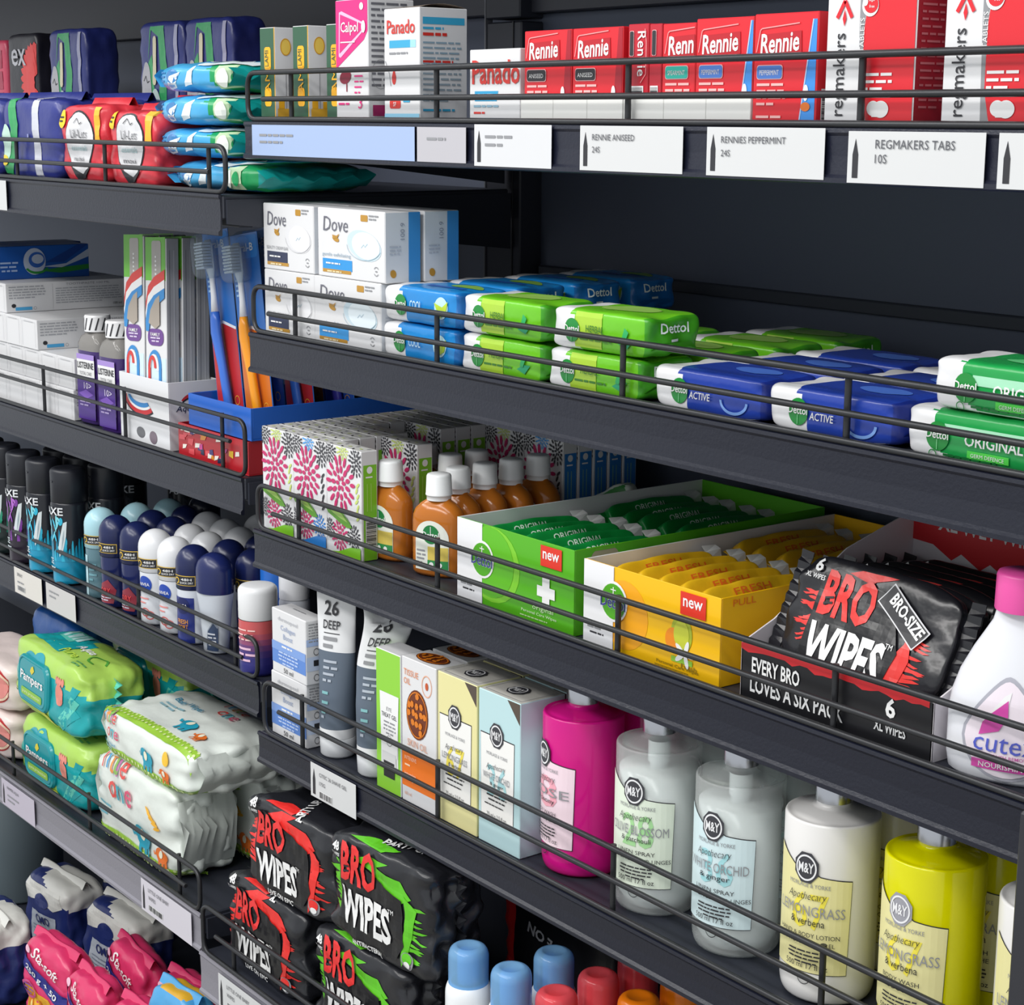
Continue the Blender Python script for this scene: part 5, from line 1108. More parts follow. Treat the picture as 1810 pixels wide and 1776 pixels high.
def blue_paste():
    w_, d_, h_ = .048, .150, .0420; mb = MB(); b = mt('#1f56a8', .3); box(mb, 0, 0, 0, w_, d_, h_, b, .0007); S = side(w_, (0.0005, d_ - .0005, 0.0005, h_ - .0005)); wv = mt('#b9c4d6', .35); g = mt('#2f8a3c', .35)
    poly(mb, S, [(0, .026), (.022, .040), (.022, .0415), (0, .0415)], mt('#cf2a2a'), 2); text(mb, S, 'Colgate', .010, .017, .010, PRW, .030, .01, .1); text(mb, S, 'MAXIMUM', .010, .0055, .007, PRW, .026, .01); greek(mb, S, .028, .020, .026, 3, .005, mt('#9fb6dd'), al='c')
    poly(mb, S, [(.080, .010), (.110, .006), (d_, .010), (d_, .016), (.120, .014)], g, 2); poly(mb, S, [(.086, .015), (.112, .013), (d_, .026), (d_, .036), (.118, .018)], wv, 2); poly(mb, S, [(.090, .020), (.115, .020), (d_, .042), (.135, .042)], mt('#173f8a'), 2)
    ell(mb, S, .075, .022, .015, .017, wv, 3); ell(mb, S, .078, .024, .011, .010, mt('#2f62b5'), 4); ell(mb, S, .079, .025, .008, .006, wv, 5); ring(mb, S, .078, .016, .016, .010, .003, g, 5, 20, PI * 1.1, PI * 1.9); rect(mb, S, 0, 0, .02, .003, mt('#c03038'), 3); return mb.build('toothpaste_carton')
inst('bluepaste', blue_paste, (-.8660, .0300, R + .0366 * 4), 0, 'blue toothpaste carton with tooth emblem lying on top of the white cartons', 'toothpaste carton', 'blue toothpaste cartons')
inst('bluepaste', None, (-.9160, .0420, R + .0366 * 4), 0, 'blue toothpaste carton further along, cut by the photo edge', 'toothpaste carton', 'blue toothpaste cartons')
for k in range(4): inst('paste', None, (-.9160, .0430, R + .0366 * k), 0, 'white toothpaste carton at the photo edge, %s level, under the blue carton' % lv[k], 'toothpaste carton', 'white toothpaste cartons')
def mouthwash():
    o = empty('mouthwash_bottle'); mb = MB(); cl = mt('#b9b6b2', .1, 'liquid', .55); pl = mt('#3c2468', .2); sy = .72
    lathe(mb, [(.0001, .0005), (.0225, .0005), (.0245, .003), (.0245, .086, cl), (.0240, .094, cl), (.0200, .102, cl), (.0130, .1065, cl), (.0115, .1080, cl), (.0115, .1110, cl)], pl, 32, sy, pw=4, cap=False); weld(mb.build('bottle', o))
    mb = MB(); lathe(mb, [(.0205, .080), (.0232, .084), (.0232, .0885), (.0001, .0885)], mt('#4a3a52', .25), 28, .72, pw=4, cap=False); weld(mb.build('liquid', o))
    mb = MB(); lathe(mb, [(.0122, .1075), (.0150, .1080), (.0150, .1250), (.0140, .1268), (.0001, .1270)], mt('#e6e6e8', .35), 28, cap=False); S = cyl(.0151)
    for i in range(6): poly(mb, S, [(-.018 + .0075 * i, .110), (-.016 + .0075 * i, .110), (-.012 + .0075 * i, .124), (-.0135 + .0075 * i, .124)], INK, 1)
    mb.build('cap', o)
    mb = MB(); S = front(-.72 * .0245 - .0001)
    rect(mb, S, -.019, .020, .038, .062, PRW, 1); rect(mb, S, -.019, .076, .038, .006, mt('#a48ad0'), 2); text(mb, S, 'LISTERINE', 0, .0655, .0075, INK, .035, .012); text(mb, S, 'TOTAL CARE', 0, .0580, .0040, GREY, .026); rect(mb, S, -.019, .006, .038, .050, mt('#4b2a86', .35), 2); text(mb, S, '10>', .004, .042, .0075, mt('#d9d0ea'), .016, .01, L=4); poly(mb, S, [(-.016, .036), (.0, .041), (.016, .036), (.0, .030)], mt('#7a55b5'), 3); greek(mb, S, -.014, .026, .026, 2, .004, mt('#b7a5d8'), 4); mb.build('label', o); return o
inst('mw', mouthwash, (-.5425, .0620, R), 6, 'purple mouthwash bottle with white cap, next to the white cartons', 'mouthwash bottle', 'mouthwash bottles')
inst('mw', None, (-.4740, .0560, R), 4, 'purple mouthwash bottle with white cap, next to the toothbrush box tray', 'mouthwash bottle', 'mouthwash bottles')
def aqua_tray():
    o = empty('display_tray'); w_, d_, h_ = .118, .060, .074; m = mt('#e2e3e6', .45); th = .0012; mb = MB(); box(mb, 0, 0, 0, w_, th, h_, m, .0003); S = front(0, (0, w_, 0, h_)); rc, bc = mt('#c8343a'), mt('#3a86c6')
    for (rx, ry, wd, c, L) in ((.042, .022, .004, INK, 1), (.039, .020, .006, rc, 2), (.033, .015, .004, PRW, 3), (.029, .012, .005, bc, 4)): ring(mb, S, .052, .052, rx, ry, wd, c, L, 20, PI * 1.02, PI * 1.75)
    ell(mb, S, .05, .012, .010, .006, mt('#6b6c70'), 2); ell(mb, S, .08, .010, .009, .007, mt('#7d6f7a'), 2); mb.build('front_wall', o)
    mb = MB(); box(mb, w_ - th, th, 0, w_, d_, h_, m, .0003); S = side(w_, (0, d_, 0, h_)); ring(mb, S, .034, .050, .020, .012, .004, rc, 1, 18, .25, PI * .9); ring(mb, S, .034, .048, .020, .010, .002, INK, 1, 18, .2, PI * .95); text(mb, S, 'Aquafresh', .030, .040, .0085, mt('#39425c'), .044, .01, .2, L=3); mb.build('side_wall', o)
    mb = MB(); box(mb, 0, th, 0, th, d_, h_, m, .0003); mb.build('side_wall', o); mb = MB(); box(mb, th, th, 0, w_ - th, d_ - th, th, m, .0003); mb.build('tray', o); mb = MB(); box(mb, th, d_ - th, 0, w_ - th, d_, h_, m, .0003); mb.build('back_wall', o); return o
inst('aqtray', aqua_tray, (-.4435, .0400, R), 0, 'white card tray holding boxed toothbrushes', 'tray')
def brush_box():
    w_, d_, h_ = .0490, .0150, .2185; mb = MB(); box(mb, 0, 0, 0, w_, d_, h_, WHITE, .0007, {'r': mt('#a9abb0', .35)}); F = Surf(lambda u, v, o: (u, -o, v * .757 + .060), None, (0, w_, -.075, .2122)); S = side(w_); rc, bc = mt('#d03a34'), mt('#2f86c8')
    rect(mb, F, .001, .150, w_ - .002, .061, mt('#6cbf3a')); rrect(mb, F, .016, .128, .022, .078, .004, mt('#a9a49e', .3), 2); greek(mb, F, .024, .182, .004, 6, .006, PRW, 3)
    for (o1, c, L) in ((0, rc, 4), (-.014, PRW, 5), (-.026, bc, 6)): poly(mb, F, [(.002, .118 + o1), (.008, .142 + o1), (.022, .155 + o1), (.047, .166 + o1), (.047, .152 + o1), (.026, .140 + o1), (.014, .124 + o1), (.010, .104 + o1), (.003, .104 + o1)], c, L)
    poly(mb, F, [(.010, .090), (.014, .108), (.026, .124), (.036, .130), (.036, .088), (.026, .082)], mt('#a3988c', .3), 7); rrect(mb, F, .006, .058, .037, .024, .010, mt('#6a3f8c'), 3); text(mb, F, 'FAMILY', .0245, .0715, .005, PRW, .022, .01, L=5); greek(mb, F, .012, .068, .025, 2, .0045, mt('#d5c7e2'), 5, al='c')
    rect(mb, F, .001, .001, w_ - .002, .040, mt('#cfe3f2')); ring(mb, F, .022, .028, .016, .024, .006, bc, 3, 18, -.2, PI); ring(mb, F, .020, .026, .012, .020, .006, PRW, 4, 18, -.2, PI); ring(mb, F, .017, .026, .010, .018, .006, rc, 5, 18, 0, PI); rect(mb, F, .007, .001, .006, .026, rc, 5); rect(mb, F, .032, .001, .006, .026, bc, 4)
    stroke(mb, S, [(.004, .004), (.004, .206)], .0006, mt('#7d7f85')); stroke(mb, S, [(.010, .004), (.009, .206)], .0012, mt('#c3c5ca')); return mb.build('toothbrush_box')
for r in range(3):
    for c in range(2):
        inst('brushbox', brush_box, (-.4370 + .0530 * c + .002 * (r % 2), .0420 + .0182 * r, R + .0046), 0, 'boxed toothbrush with red white and blue swoosh, %s, %s row' % (('mouthwash side', 'blue tray side')[c], ('front', 'middle', 'rear')[r]), 'toothbrush', 'boxed toothbrushes', rot=(math.radians(-3), math.radians(-3), 0))
def red_tray():
    o = empty('display_tray'); w_, d_, h_ = .150, .16, .0350; m = mt('#b3202a', .35); mb = MB(); box(mb, 0, 0, 0, w_, d_, .0015, m, .0003); box(mb, 0, 0, .0015, w_, .0015, h_, m, .0003); mb.add([], [], m); S = front(0, (0, w_, 0, h_)); rd = random.Random(8)
    for i in range(30):
        x, y = rd.uniform(.002, .135), rd.uniform(.002, .028); conv(mb, S, [(x, y), (x + rd.uniform(.006, .014), y + rd.uniform(-.002, .002)), (x + rd.uniform(.006, .014), y + .006), (x + .001, y + .005)], mt(rd.choice(('#d98a2a', '#e9e4da', '#3a2f6a', '#e0b43a', '#d84a52', '#1f2a4a', '#c73a8a')), .3), 2)
    mb.build('front_wall', o); mb = MB(); box(mb, w_ - .0015, .0015, .0015, w_, d_, h_, m, .0003); mb.build('side_wall', o); mb = MB(); box(mb, 0, .0015, .0015, .0015, d_, h_, m, .0003); mb.build('side_wall', o); mb = MB(); box(mb, .0015, d_ - .0015, .0015, w_ - .0015, d_, h_, m, .0003); mb.build('back_wall', o); return o
inst('redtray', red_tray, (-.3050, .0400, R), 0, 'red display tray with speckled print under the blue toothbrush tray', 'tray')
def blue_tray():
    o = empty('display_tray'); w_, d_, h_ = .132, .21, .0330; m = mt('#1f62c4', .35); mb = MB()
    box(mb, 0, 0, 0, w_, .002, h_, m, .0004); mb.build('front_wall', o)
    mb = MB(); box(mb, 0, .002, 0, w_, d_ - .002, .002, m, .0004); mb.build('tray', o)
    for x in (0, w_ - .002): mb = MB(); box(mb, x, .002, .002, x + .002, d_ - .002, h_, m, .0004); mb.build('side_wall', o)
    mb = MB(); box(mb, 0, d_ - .002, 0, w_, d_, h_, m, .0004); mb.build('back_wall', o); return o
ZT = R + .0355
inst('btray', blue_tray, (-.2840, .0420, ZT), 0, 'bright blue plastic tray holding carded toothbrushes', 'tray')
def carded(c1, c2):
    def f():
        o = empty('carded_toothbrush'); w_, h_ = .0560, .190; mb = MB(); card = mt('#2468b8', .35); low = mt(c2, .35); box(mb, 0, .004, 0, w_, .0048, h_, card, .0002); S = front(.004, (0, w_, 0, h_))
        poly(mb, S, [(.001, .001), (w_ - .001, .001), (w_ - .001, .088), (w_ / 2, .096), (.001, .090)], low, 1); stroke(mb, S, [(.001, .090), (w_ / 2, .096), (w_ - .001, .088)], .003, mt('#dfe3ea'), 2); rrect(mb, S, .002, .165, w_ - .004, .023, .004, mt('#2f7fd0'), 1); text(mb, S, 'Oral-B', w_ / 2, .172, .008, PRW, .036, .01, L=3)
        for i in range(7): rect(mb, S, .004, .128 + .005 * i, .014, .0022, mt('#9cc4ea'), 2)
        ring(mb, S, .044, .014, .005, .005, .0008, mt('#e0a63a'), 3); mb.build('card', o)
        mb = MB(); hm = mt(c1, .3); wh = mt('#e6e8ee', .3); cx = w_ * .45
        def limb(P, m):
            n = 12; vs = []; fs = []
            for (x, y, z, a, b) in P:
                for i in range(n): t = 2 * PI * i / n; vs.append((x + a * math.cos(t), y + b * math.sin(t), z))
            for j in range(len(P) - 1):
                for i in range(n): fs.append((j * n + i, j * n + (i + 1) % n, (j + 1) * n + (i + 1) % n, (j + 1) * n + i))
            fs += [tuple(range(n - 1, -1, -1)), tuple(range((len(P) - 1) * n, len(P) * n))]; mb.add(vs, fs, m, True)
        limb([(cx + .010, -.002, .004, .004, .003), (cx + .009, -.002, .012, .0062, .0045), (cx + .004, -.002, .050, .0060, .0046), (cx - .001, -.003, .085, .0085, .005), (cx - .001, -.003, .098, .0074, .0046), (cx + .001, -.003, .108, .0045, .004)], hm); limb([(cx + .001, -.003, .107, .0050, .0042), (cx + .002, -.003, .122, .0036, .0034), (cx + .002, -.003, .140, .0034, .003), (cx, -.003, .150, .0085, .0026), (cx - .001, -.003, .174, .0090, .0026), (cx - .001, -.003, .181, .006, .002)], wh); mb.build('handle', o)
        mb = MB(); rd = random.Random(2)
        for i in range(6):
            for j in range(9): x, z = cx - .0090 + .0030 * i, .1515 + .0031 * j; box(mb, x, -.0150 - .0008 * (j % 2), z, x + .0022, -.005, z + .0022, mt('#dfe6ee', .4), .0003)
        mb.build('bristles', o)
        mb = MB(); cl = mt('#e6eef4', .06, 'clear', .14); s = Soft(.034, .026, .048, 4, .0005, 3, 0); s.mesh(mb, cl, 10); mb.v = [(x + cx - .0180, y - .0185, z + .141) for x, y, z in mb.v]; mb.build('clear_blister', o); return o
    return f
K = (('cdB', '#3a6fd0', '#b82a2e'), ('cdO', '#f09a1e', '#c96a1e'), ('cdV', '#4a46b8', '#2a52b0'))
for r in range(4):
    for c in range(2):
        key, a, b = K[(r * 2 + c) % 3 if r else c]
        inst(key, carded(a, b), (-.2730 + .0600 * c, .0680 + .0480 * r, ZT + .0088), 0, 'carded toothbrush under clear blister, %s column, %s' % (('boxed brush side', 'outer')[c], ROW[r]), 'toothbrush', 'carded toothbrushes', rot=(0, math.radians(-8.5), 0))

# ================================================================== DEODORANT SHELF
R = LB[2] + .0003
def axe(c1, c2, c3, ty=.0870):
    def f():
        o = empty('body_spray'); r = .0222; mb = MB(); bk = mt('#1c1e26', .28); lo = mt(c1, .3)
        lathe(mb, [(.0001, .0004), (.0205, .0004), (.0220, .0025, lo), (r, .006, lo), (r, .034), (r, .098)] + rnd(r, .098, .0205, .1015, 3)[1:], bk, 36, cap=False)
        S = cyl(r + .0001, 1, -PI / 2 + .35, step=.004, box=(-.034, .034, .004, .1010)); rd = random.Random(5)
        for i in range(16): x = -.030 + .004 * i; h = rd.uniform(.030, .060); poly(mb, S, [(x, .030), (x + .0042, .030), (x + .003, h * .8 + .02), (x + .002, h + .012), (x + .001, h * .7 + .02)], lo if i % 3 else mt(c2, .3), 1)
        for i in range(22):
            x, y = rd.uniform(-.022, .016), rd.uniform(.045, .082); ell(mb, S, x, y, rd.uniform(.001, .003), rd.uniform(.003, .009), mt(c2 if i % 2 else c3, .35), 2, rd.uniform(-.5, .5), 8)
        poly(mb, S, [(.004, .036), (.009, .044), (.013, .062), (.0145, .080), (.010, .078), (.006, .062), (.003, .048)], mt('#d5dde0', .4), 3); poly(mb, S, [(.007, .044), (.010, .058), (.011, .070), (.0085, .060)], mt('#9fb0b8', .4), 4)
        text(mb, S, 'AXE', -.004, ty, .0095, mt('#e0e2e6', .4), .029, .018, L=4); text(mb, S, 'ICE', -.012, .026, .0075, mt('#d9e6ea', .4), .012, .01, L=4); greek(mb, S, -.018, .021, .016, 2, .004, mt('#d9e6ea', .4), 4); weld(mb.build('can', o))
        mb = MB(); lathe(mb, [(.0204, .1010), (.0215, .1020), (.0215, .1380)] + rnd(.0215, .138, .0150, .1425, 4)[1:] + [(.0130, .1410), (.0001, .1410)], mt('#20222a', .4), 36, cap=False); box(mb, -.003, -.0222, .126, .003, -.020, .128, bk, .0003); weld(mb.build('cap', o)); return o
    return f
AX = axe('#1d93b8', '#2fb0d0', '#7fd0dc'); AP = axe('#2a2230', '#7a3a98', '#b06ac8'); AG = axe('#1d2a2a', '#2f9a7a', '#69c8a8'); AK = axe('#22242c', '#2c2f38', '#3a3d46', .0905)
G = 'black body spray cans'
for key, b, x, y, rz, lb in (('axB', AX, -.6170, .0500, 0, 'with blue lower half, nearest the roll-ons'), ('axB', AX, -.6900, .0500, 0, 'with blue lower half, second from the roll-ons'), ('axP', AP, -.7520, .0500, 0, 'with purple splash, third from the roll-ons'), ('axG', AG, -.8160, .0500, 0, 'with green splash, fourth from the roll-ons'), ('axG', AG, -.8700, .0500, 0, 'with green splash, at the photo edge'), ('axB', AX, -.6190, .1000, 0, 'with blue lower half, second row, close behind its twin'), ('axB', AX, -.6920, .1000, 0, 'with blue lower half, second row, between two blue cans'), ('axP', AP, -.7540, .1000, 0, 'with purple splash, second row'), ('axK', AK, -.6850, .1620, 32, 'plain black, behind the pale blue roll-ons'), ('axK', AK, -.6350, .2150, 34, 'plain black, in the deepest row')):
    inst(key, b, (x, y, R), rz, 'tall black body spray can ' + lb, 'spray can', G)
def roll_on(cap, body, panel, badge):
    def f():
        o = empty('roll_on'); r = .0195; mb = MB(); bm = mt(body, .22); prof = [(.0001, .0004), (.0170, .0004), (.0185, .0025), (.0188, .010), (.0182, .035), (.0186, .052), (.0186, .0600)]
        lathe(mb, prof, bm, 32, cap=False); S = cyl(.0187, 1, -PI / 2 + .3, step=.004)
        if panel == 'red': poly(mb, S, [(-.012, .006), (.010, .006), (.014, .022), (.004, .034), (-.008, .028)], mt('#8a2a3a', .35), 1); text(mb, S, 'DRY', 0, .018, .006, mt('#e05050'), .014, .01, L=3); greek(mb, S, -.010, .012, .02, 2, .003, mt('#c8c8d6'), 3)
        if panel == 'white': ell(mb, S, 0, .047, .0095, .0095, mt('#2448a8'), 1); text(mb, S, 'NIVEA', 0, .0452, .0036, PRW, .014, .01, L=3); greek(mb, S, -.009, .030, .017, 2, .005, mt('#e08a86'), 2, th=.3); ring(mb, S, .000, .015, .006, .005, .0012, mt('#d0605a'), 2); ring(mb, S, .006, .012, .006, .005, .0012, mt('#d0605a'), 2)
        if panel == 'navy': rect(mb, S, -.014, .002, .028, .050, mt('#222f78', .3), 1); ell(mb, S, 0, .043, .009, .009, mt('#16205a'), 2); text(mb, S, 'NIVEA', 0, .0415, .0034, PRW, .013, .01, L=3); text(mb, S, 'FRESH', 0, .023, .005, mt('#e0982e'), .014, .01, L=3); text(mb, S, 'SPORT', 0, .017, .005, mt('#e0982e'), .014, .01, L=3)
        if panel == 'glass': rect(mb, S, -.013, .004, .009, .048, mt('#b9dbe4', .35), 1); greek(mb, S, -.002, .040, .012, 4, .006, mt('#6fa0ac'), 2)
        weld(mb.build('bottle', o)); mb = MB()
        lathe(mb, [(.0188, .0605), (r, .0610), (r, .0870)] + rnd(r, .087, .0001, .1068, 8)[1:], mt(cap, .26), 32, cap=False); S = cyl(r + .0001, 1, -PI / 2 + .45, step=.004)
        if badge:
            for g, c, L in ((0, '#d8b44a', 1), (.0008, '#23242c', 2)): rect(mb, S, -.014 + g, .0655 + g, .028 - 2 * g, .011 - 2 * g, mt(c, .4), L)
            ring(mb, S, -.008, .071, .0035, .0035, .0012, mt('#e0b83a'), 3, 16, -PI / 2, PI); text(mb, S, '48H', .004, .0712, .0028, PRW, .012, .01, L=4); text(mb, S, 'QUICK DRY', .004, .0675, .0025, PRW, .015, .01, L=4)
        weld(mb.build('cap', o)); return o
    return f
RO = {'lb': roll_on('#a9d3de', '#5d7f8a', 'glass', True), 'nr': roll_on('#18214f', '#1b2456', 'red', True), 'dk': roll_on('#1d2336', '#1f2440', None, False), 'wh': roll_on('#e2e3e6', '#d9dce2', 'white', True), 'nv': roll_on('#18214f', '#cfd4de', 'navy', True)}
GR = 'roll-on deodorants'
rows = (('lb', -.5340, (.0520, .0983, .1404), 'pale blue capped roll-on'), ('nr', -.4850, (.0480, .0946, .1380), 'navy capped roll-on with red print, next to the pale blue ones'), ('nr', -.4390, (.0520, .0970), 'navy capped roll-on with red print, next to the white ones'), ('wh', -.3920, (.0520, .0950, .1400, .1850), 'white capped roll-on, column next to the navy ones'), ('wh', -.3455, (.0520, .0925, .1330), 'white capped roll-on, column next to the gold print one'), ('nv', -.2985, (.0500, .0925, .1330), 'navy capped roll-on with gold print'))
for key, x, ys, lb in rows:
    for i, y in enumerate(ys): inst('ro' + key, RO[key], (x, y, R), 0, lb + (', ' + ROW[i] if i else ', in the front row'), 'roll-on deodorant', GR)
inst('rodk', RO['dk'], (-.5370, .1900, R), 0, 'dark navy capped roll-on behind the pale blue ones', 'roll-on deodorant', GR)
inst('rowh', RO['wh'], (-.4390, .1420, R), 0, 'white capped roll-on in the third row of a navy column', 'roll-on deodorant', GR)
inst('ronv', RO['nv'], (-.2440, .0925, R), 0, 'navy capped roll-on with gold print, behind the pale tapered one', 'roll-on deodorant', GR)
def tapered():
    o = empty('roll_on'); mb = MB(); sy = .72; lathe(mb, [(.0001, .0004), (.0135, .0004), (.0150, .002), (.0165, .020), (.0190, .045), (.0215, .062), (.0218, .066)], mt('#c3c9d2', .3), 32, sy, pw=2.3, cap=False)
    def fn(u, v, of):
        r = .0150 + (.0218 - .0150) * min(1, v / .066) + .0002; y = -sy * r * max(0.0, 1 - min(1, abs(u / r)) ** 2.3) ** (1 / 2.3)
        return (u, y - of, v)
    S = Surf(fn, .003, None, .0004); poly(mb, S, [(-.002, .004), (.012, .004), (.014, .030), (.010, .036), (.002, .026)], mt('#3a4a68', .35), 1); stroke(mb, S, [(-.002, .004), (.002, .026), (.010, .036), (.014, .030)], .0012, mt('#8f99a8'), 2); greek(mb, S, .002, .022, .010, 4, .004, mt('#c9ced8'), 3); weld(mb.build('bottle', o))
    mb = MB(); lathe(mb, [(.0219, .0662), (.0222, .070), (.0222, .088)] + rnd(.0222, .088, .0001, .1080, 8)[1:], mt('#1a2458', .26), 32, .80, cap=False); weld(mb.build('cap', o)); return o
inst('taper', tapered, (-.2480, .0480, R), 14, 'pale grey tapered roll-on with large navy dome cap', 'roll-on deodorant', GR)
def white_cap_can():
    o = empty('body_spray'); mb = MB(); r = .0200; cs = ['#2a2a78', '#33307c', '#4a387c', '#6a4078', '#8f4a70', '#b25466', '#c85a5c', '#cf5b54']; zs = [.0003, .004, .012, .020, .027, .033, .039, .045, .0580]
    prof = [(.0001, .0003), (.0180, .0003)] + [(r, zs[i + 1], mt(c, .3)) for i, c in enumerate(cs)]; lathe(mb, prof, mt(cs[0], .3), 32, cap=False); S = cyl(r + .0001, 1, -PI / 2 + .4); greek(mb, S, -.014, .048, .026, 3, .005, mt('#f0c8c2'), 2, th=.3); greek(mb, S, -.012, .028, .022, 3, .006, mt('#e0b8d0'), 2, th=.4); weld(mb.build('can', o))
    mb = MB(); lathe(mb, [(.0198, .0585), (.0202, .0592), (.0202, .0860)] + rnd(.0202, .086, .0150, .0925, 5)[1:] + [(.0060, .0932), (.0001, .0930)], mt('#e8e9eb', .32), 32, cap=False); weld(mb.build('cap', o)); return o
inst('wcan', white_cap_can, (-.1570, .0480, R), 0, 'small coral to violet spray can with white cap at the shelf end', 'spray can')
def short_can(cap, body):
    def f():
        mb = MB(); lathe(mb, [(.0001, 0), (.0150, 0), (.0160, .002), (.0160, .066), (.0150, .070)], mt(body, .35), 24, cap=False); o = weld(mb.build('can')); mb = MB(); lathe(mb, [(.0158, .0702), (.0158, .0940)] + rnd(.0158, .094, .0001, .099, 5), mt(cap, .35), 24, cap=False); weld(mb.build('cap', o)); return o
    return f
inst('whcan', short_can('#d9dade', '#c9ccd4'), (-.1640, .0950, R), 0, 'white capped can behind the coral spray can', 'spray can')
inst('blcan', short_can('#2268c4', '#1d4f9e'), (-.2040, .0960, R), 0, 'blue capped can behind the coral spray can, next to a navy roll-on', 'spray can')
tick('tk11', ticket(.085, .033, ['SPRAY', '~.4', '|'], False, mt('#d9d5cf', .5), .010, seed=4), -.7400, .0264, LB[2] - .0345, 'pale price ticket below the body sprays at the photo edge')
tick('tk12', ticket(.085, .033, ['~.4', '~.3'], False, mt('#c9c6c6', .5), .010, seed=6), -.6420, .0264, LB[2] - .0345, 'pale grey price ticket below the blue body sprays')

# ================================================================== BABY WIPES SHELF
R = LB[3] + .0003
def pampers(w_, h_, d_, seed):
    def f():
        s = Soft(w_, d_, h_, 6, .0026, seed, .008); o = empty('baby_wipes'); mb = MB(); lime = film('#a9cf5c', .28); teal = film('#189fa4', .26); lt = film('#5fc8b6', .28); k = w_ / .2; e = h_ / .085
        s.mesh(mb, lime, 24, lambda f_, x, y, z: teal if (x > .25 and z < .55 - .3 * x and f_ in 'fdr') or (f_ == 't' and x < -.1 and y > -.2) else None); F = s.front(.006, .03); T = s.top(.007, .04)
        for i in range(3): poly(mb, F, [(.120 * k + .012 * i, .002), (.150 * k, .002), (.190 * k, .030 + .016 * i), (.176 * k, .040 + .012 * i)], teal if i % 2 == 0 else lt, 1)
        ell(mb, F, .062 * k, .052 * e, .024, .024, film('#1f9aa8', .28), 1); ell(mb, F, .086 * k, .060 * e, .020, .020, film('#1f9aa8', .28), 1); ell(mb, F, .036 * k, .042 * e, .020, .018, film('#2bb0a4', .28), 1)
        ell(mb, F, .148 * k, .046 * e, .010, .013, mt('#e28a7a', .4), 2)
        for i in range(4): ell(mb, F, .140 * k + .0055 * i, .062 * e, .0028, .005, mt('#e28a7a', .4), 2)
        ring(mb, F, .020 * k, .024, .010, .007, .002, mt('#3f7f3a'), 2); poly(mb, F, [(.10 * k, .003), (.14 * k, .004), (.12 * k, .014), (.085 * k, .012)], film('#e3e04a', .3), 3)
        poly(mb, T, [(.012, d_ * .25), (w_ * .50, d_ * .2), (w_ * .56, d_ * .7), (.010, d_ * .8)], teal, 1); poly(mb, T, [(.03, d_ * .55), (w_ * .34, d_ * .5), (w_ * .36, d_ * .85), (.028, d_ * .85)], lt, 2)
        for i in range(4): rect(mb, T, .034 + .012 * i, d_ * .58, .008, d_ * .22, mt('#b9e0e0', .35), 3)
        text(mb, T, 'Aqua', .095 * k, d_ * .42, .016, PRW, .044 * k, .02, 0, 0, 'l', 3); text(mb, T, 'Pure', .095 * k, d_ * .22, .014, mt('#b8d84a'), .040 * k, .02, 0, 0, 'l', 3); ring(mb, T, .160 * k, d_ * .45, .016, .012, .003, mt('#4f9a3a'), 2, 20, .3, 5.2); greek(mb, T, .148 * k, d_ * .2, .03, 2, .006, mt('#5fa05a'), 2)
        mb.build('body', o)
        mb = MB(); lw, lh = .088 * k, .056 * e; y0 = -.0055; x0, z0 = .036 * k, .014 * e; m = mt('#128f98', .22); S = Surf(lambda u, v, of: (u, y0 - of, v), None, None, .0004)
        n = 8; P = []
        for cx, cz, a0 in ((x0 + lw - .014, z0 + .014, -PI / 2), (x0 + lw - .014, z0 + lh - .014, 0), (x0 + .014, z0 + lh - .014, PI / 2), (x0 + .014, z0 + .014, PI)):
            for i in range(n + 1): P.append((cx + .014 * math.cos(a0 + PI / 2 * i / n), cz + .014 * math.sin(a0 + PI / 2 * i / n)))
        def rg(g, y): return [(x0 + lw / 2 + (px - x0 - lw / 2) * g, y, z0 + lh / 2 + (pz - z0 - lh / 2) * g) for px, pz in P]
        N = len(P); R_ = [rg(1, .004), rg(1, -.002), rg(.96, -.0046), rg(.90, -.0052), rg(.87, -.0040), rg(.84, -.0050)]
        for a, b in zip(R_, R_[1:]): mb.add(a + b, [(i, (i + 1) % N, N + (i + 1) % N, N + i) for i in range(N)], m, True)
        mb.add(R_[-1], [tuple(range(N))], m); S = Surf(lambda u, v, of: (u, -.0050 - of, v), None, None, .0003)
        text(mb, S, 'Pampers', x0 + lw * .5, z0 + lh * .42, .0145 * e, PRW, lw * .74, .016); poly(mb, S, [(x0 + lw * .44, z0 + lh * .74), (x0 + lw * .5, z0 + lh * .68), (x0 + lw * .58, z0 + lh * .78), (x0 + lw * .54, z0 + lh * .88), (x0 + lw * .48, z0 + lh * .84)], mt('#d6c63a'), 2); rrect(mb, S, x0 + lw * .16, z0 + lh * .16, lw * .68, lh * .16, .003, mt('#86b83e'), 2); text(mb, S, 'pure protection', x0 + lw * .5, z0 + lh * .19, .005, mt('#e8efc0'), lw * .58)
        mb.build('lid', o)
        for sx, x in ((-1, .004), (1, w_ - .004)):
            m2 = MB(); fin(m2, x, d_ * .5, d_ * .5, h_ * .12, h_ * .88, .012, lime if sx < 0 else lt, sx, 12, .004); m2.build('end_seal', o)
        return o
    return f
inst('pamp', pampers(.196, .0850, .098, 41), (-.6540, -.0175, R), 0, 'lime and teal baby wipes pack with flip lid, lower of the two', 'baby wipes', 'lime and teal baby wipes')
inst('pamp2', pampers(.205, .0860, .092, 42), (-.6620, -.0200, R + .0955), 0, 'lime and teal baby wipes pack with flip lid, tipped back on the lower one', 'baby wipes', 'lime and teal baby wipes', rot=(math.radians(-4), math.radians(1), math.radians(-1)))
inst('pamp', None, (-.6560, .0920, R), 0, 'lime and teal baby wipes pack in the second row, lower, behind the first', 'baby wipes', 'lime and teal baby wipes')
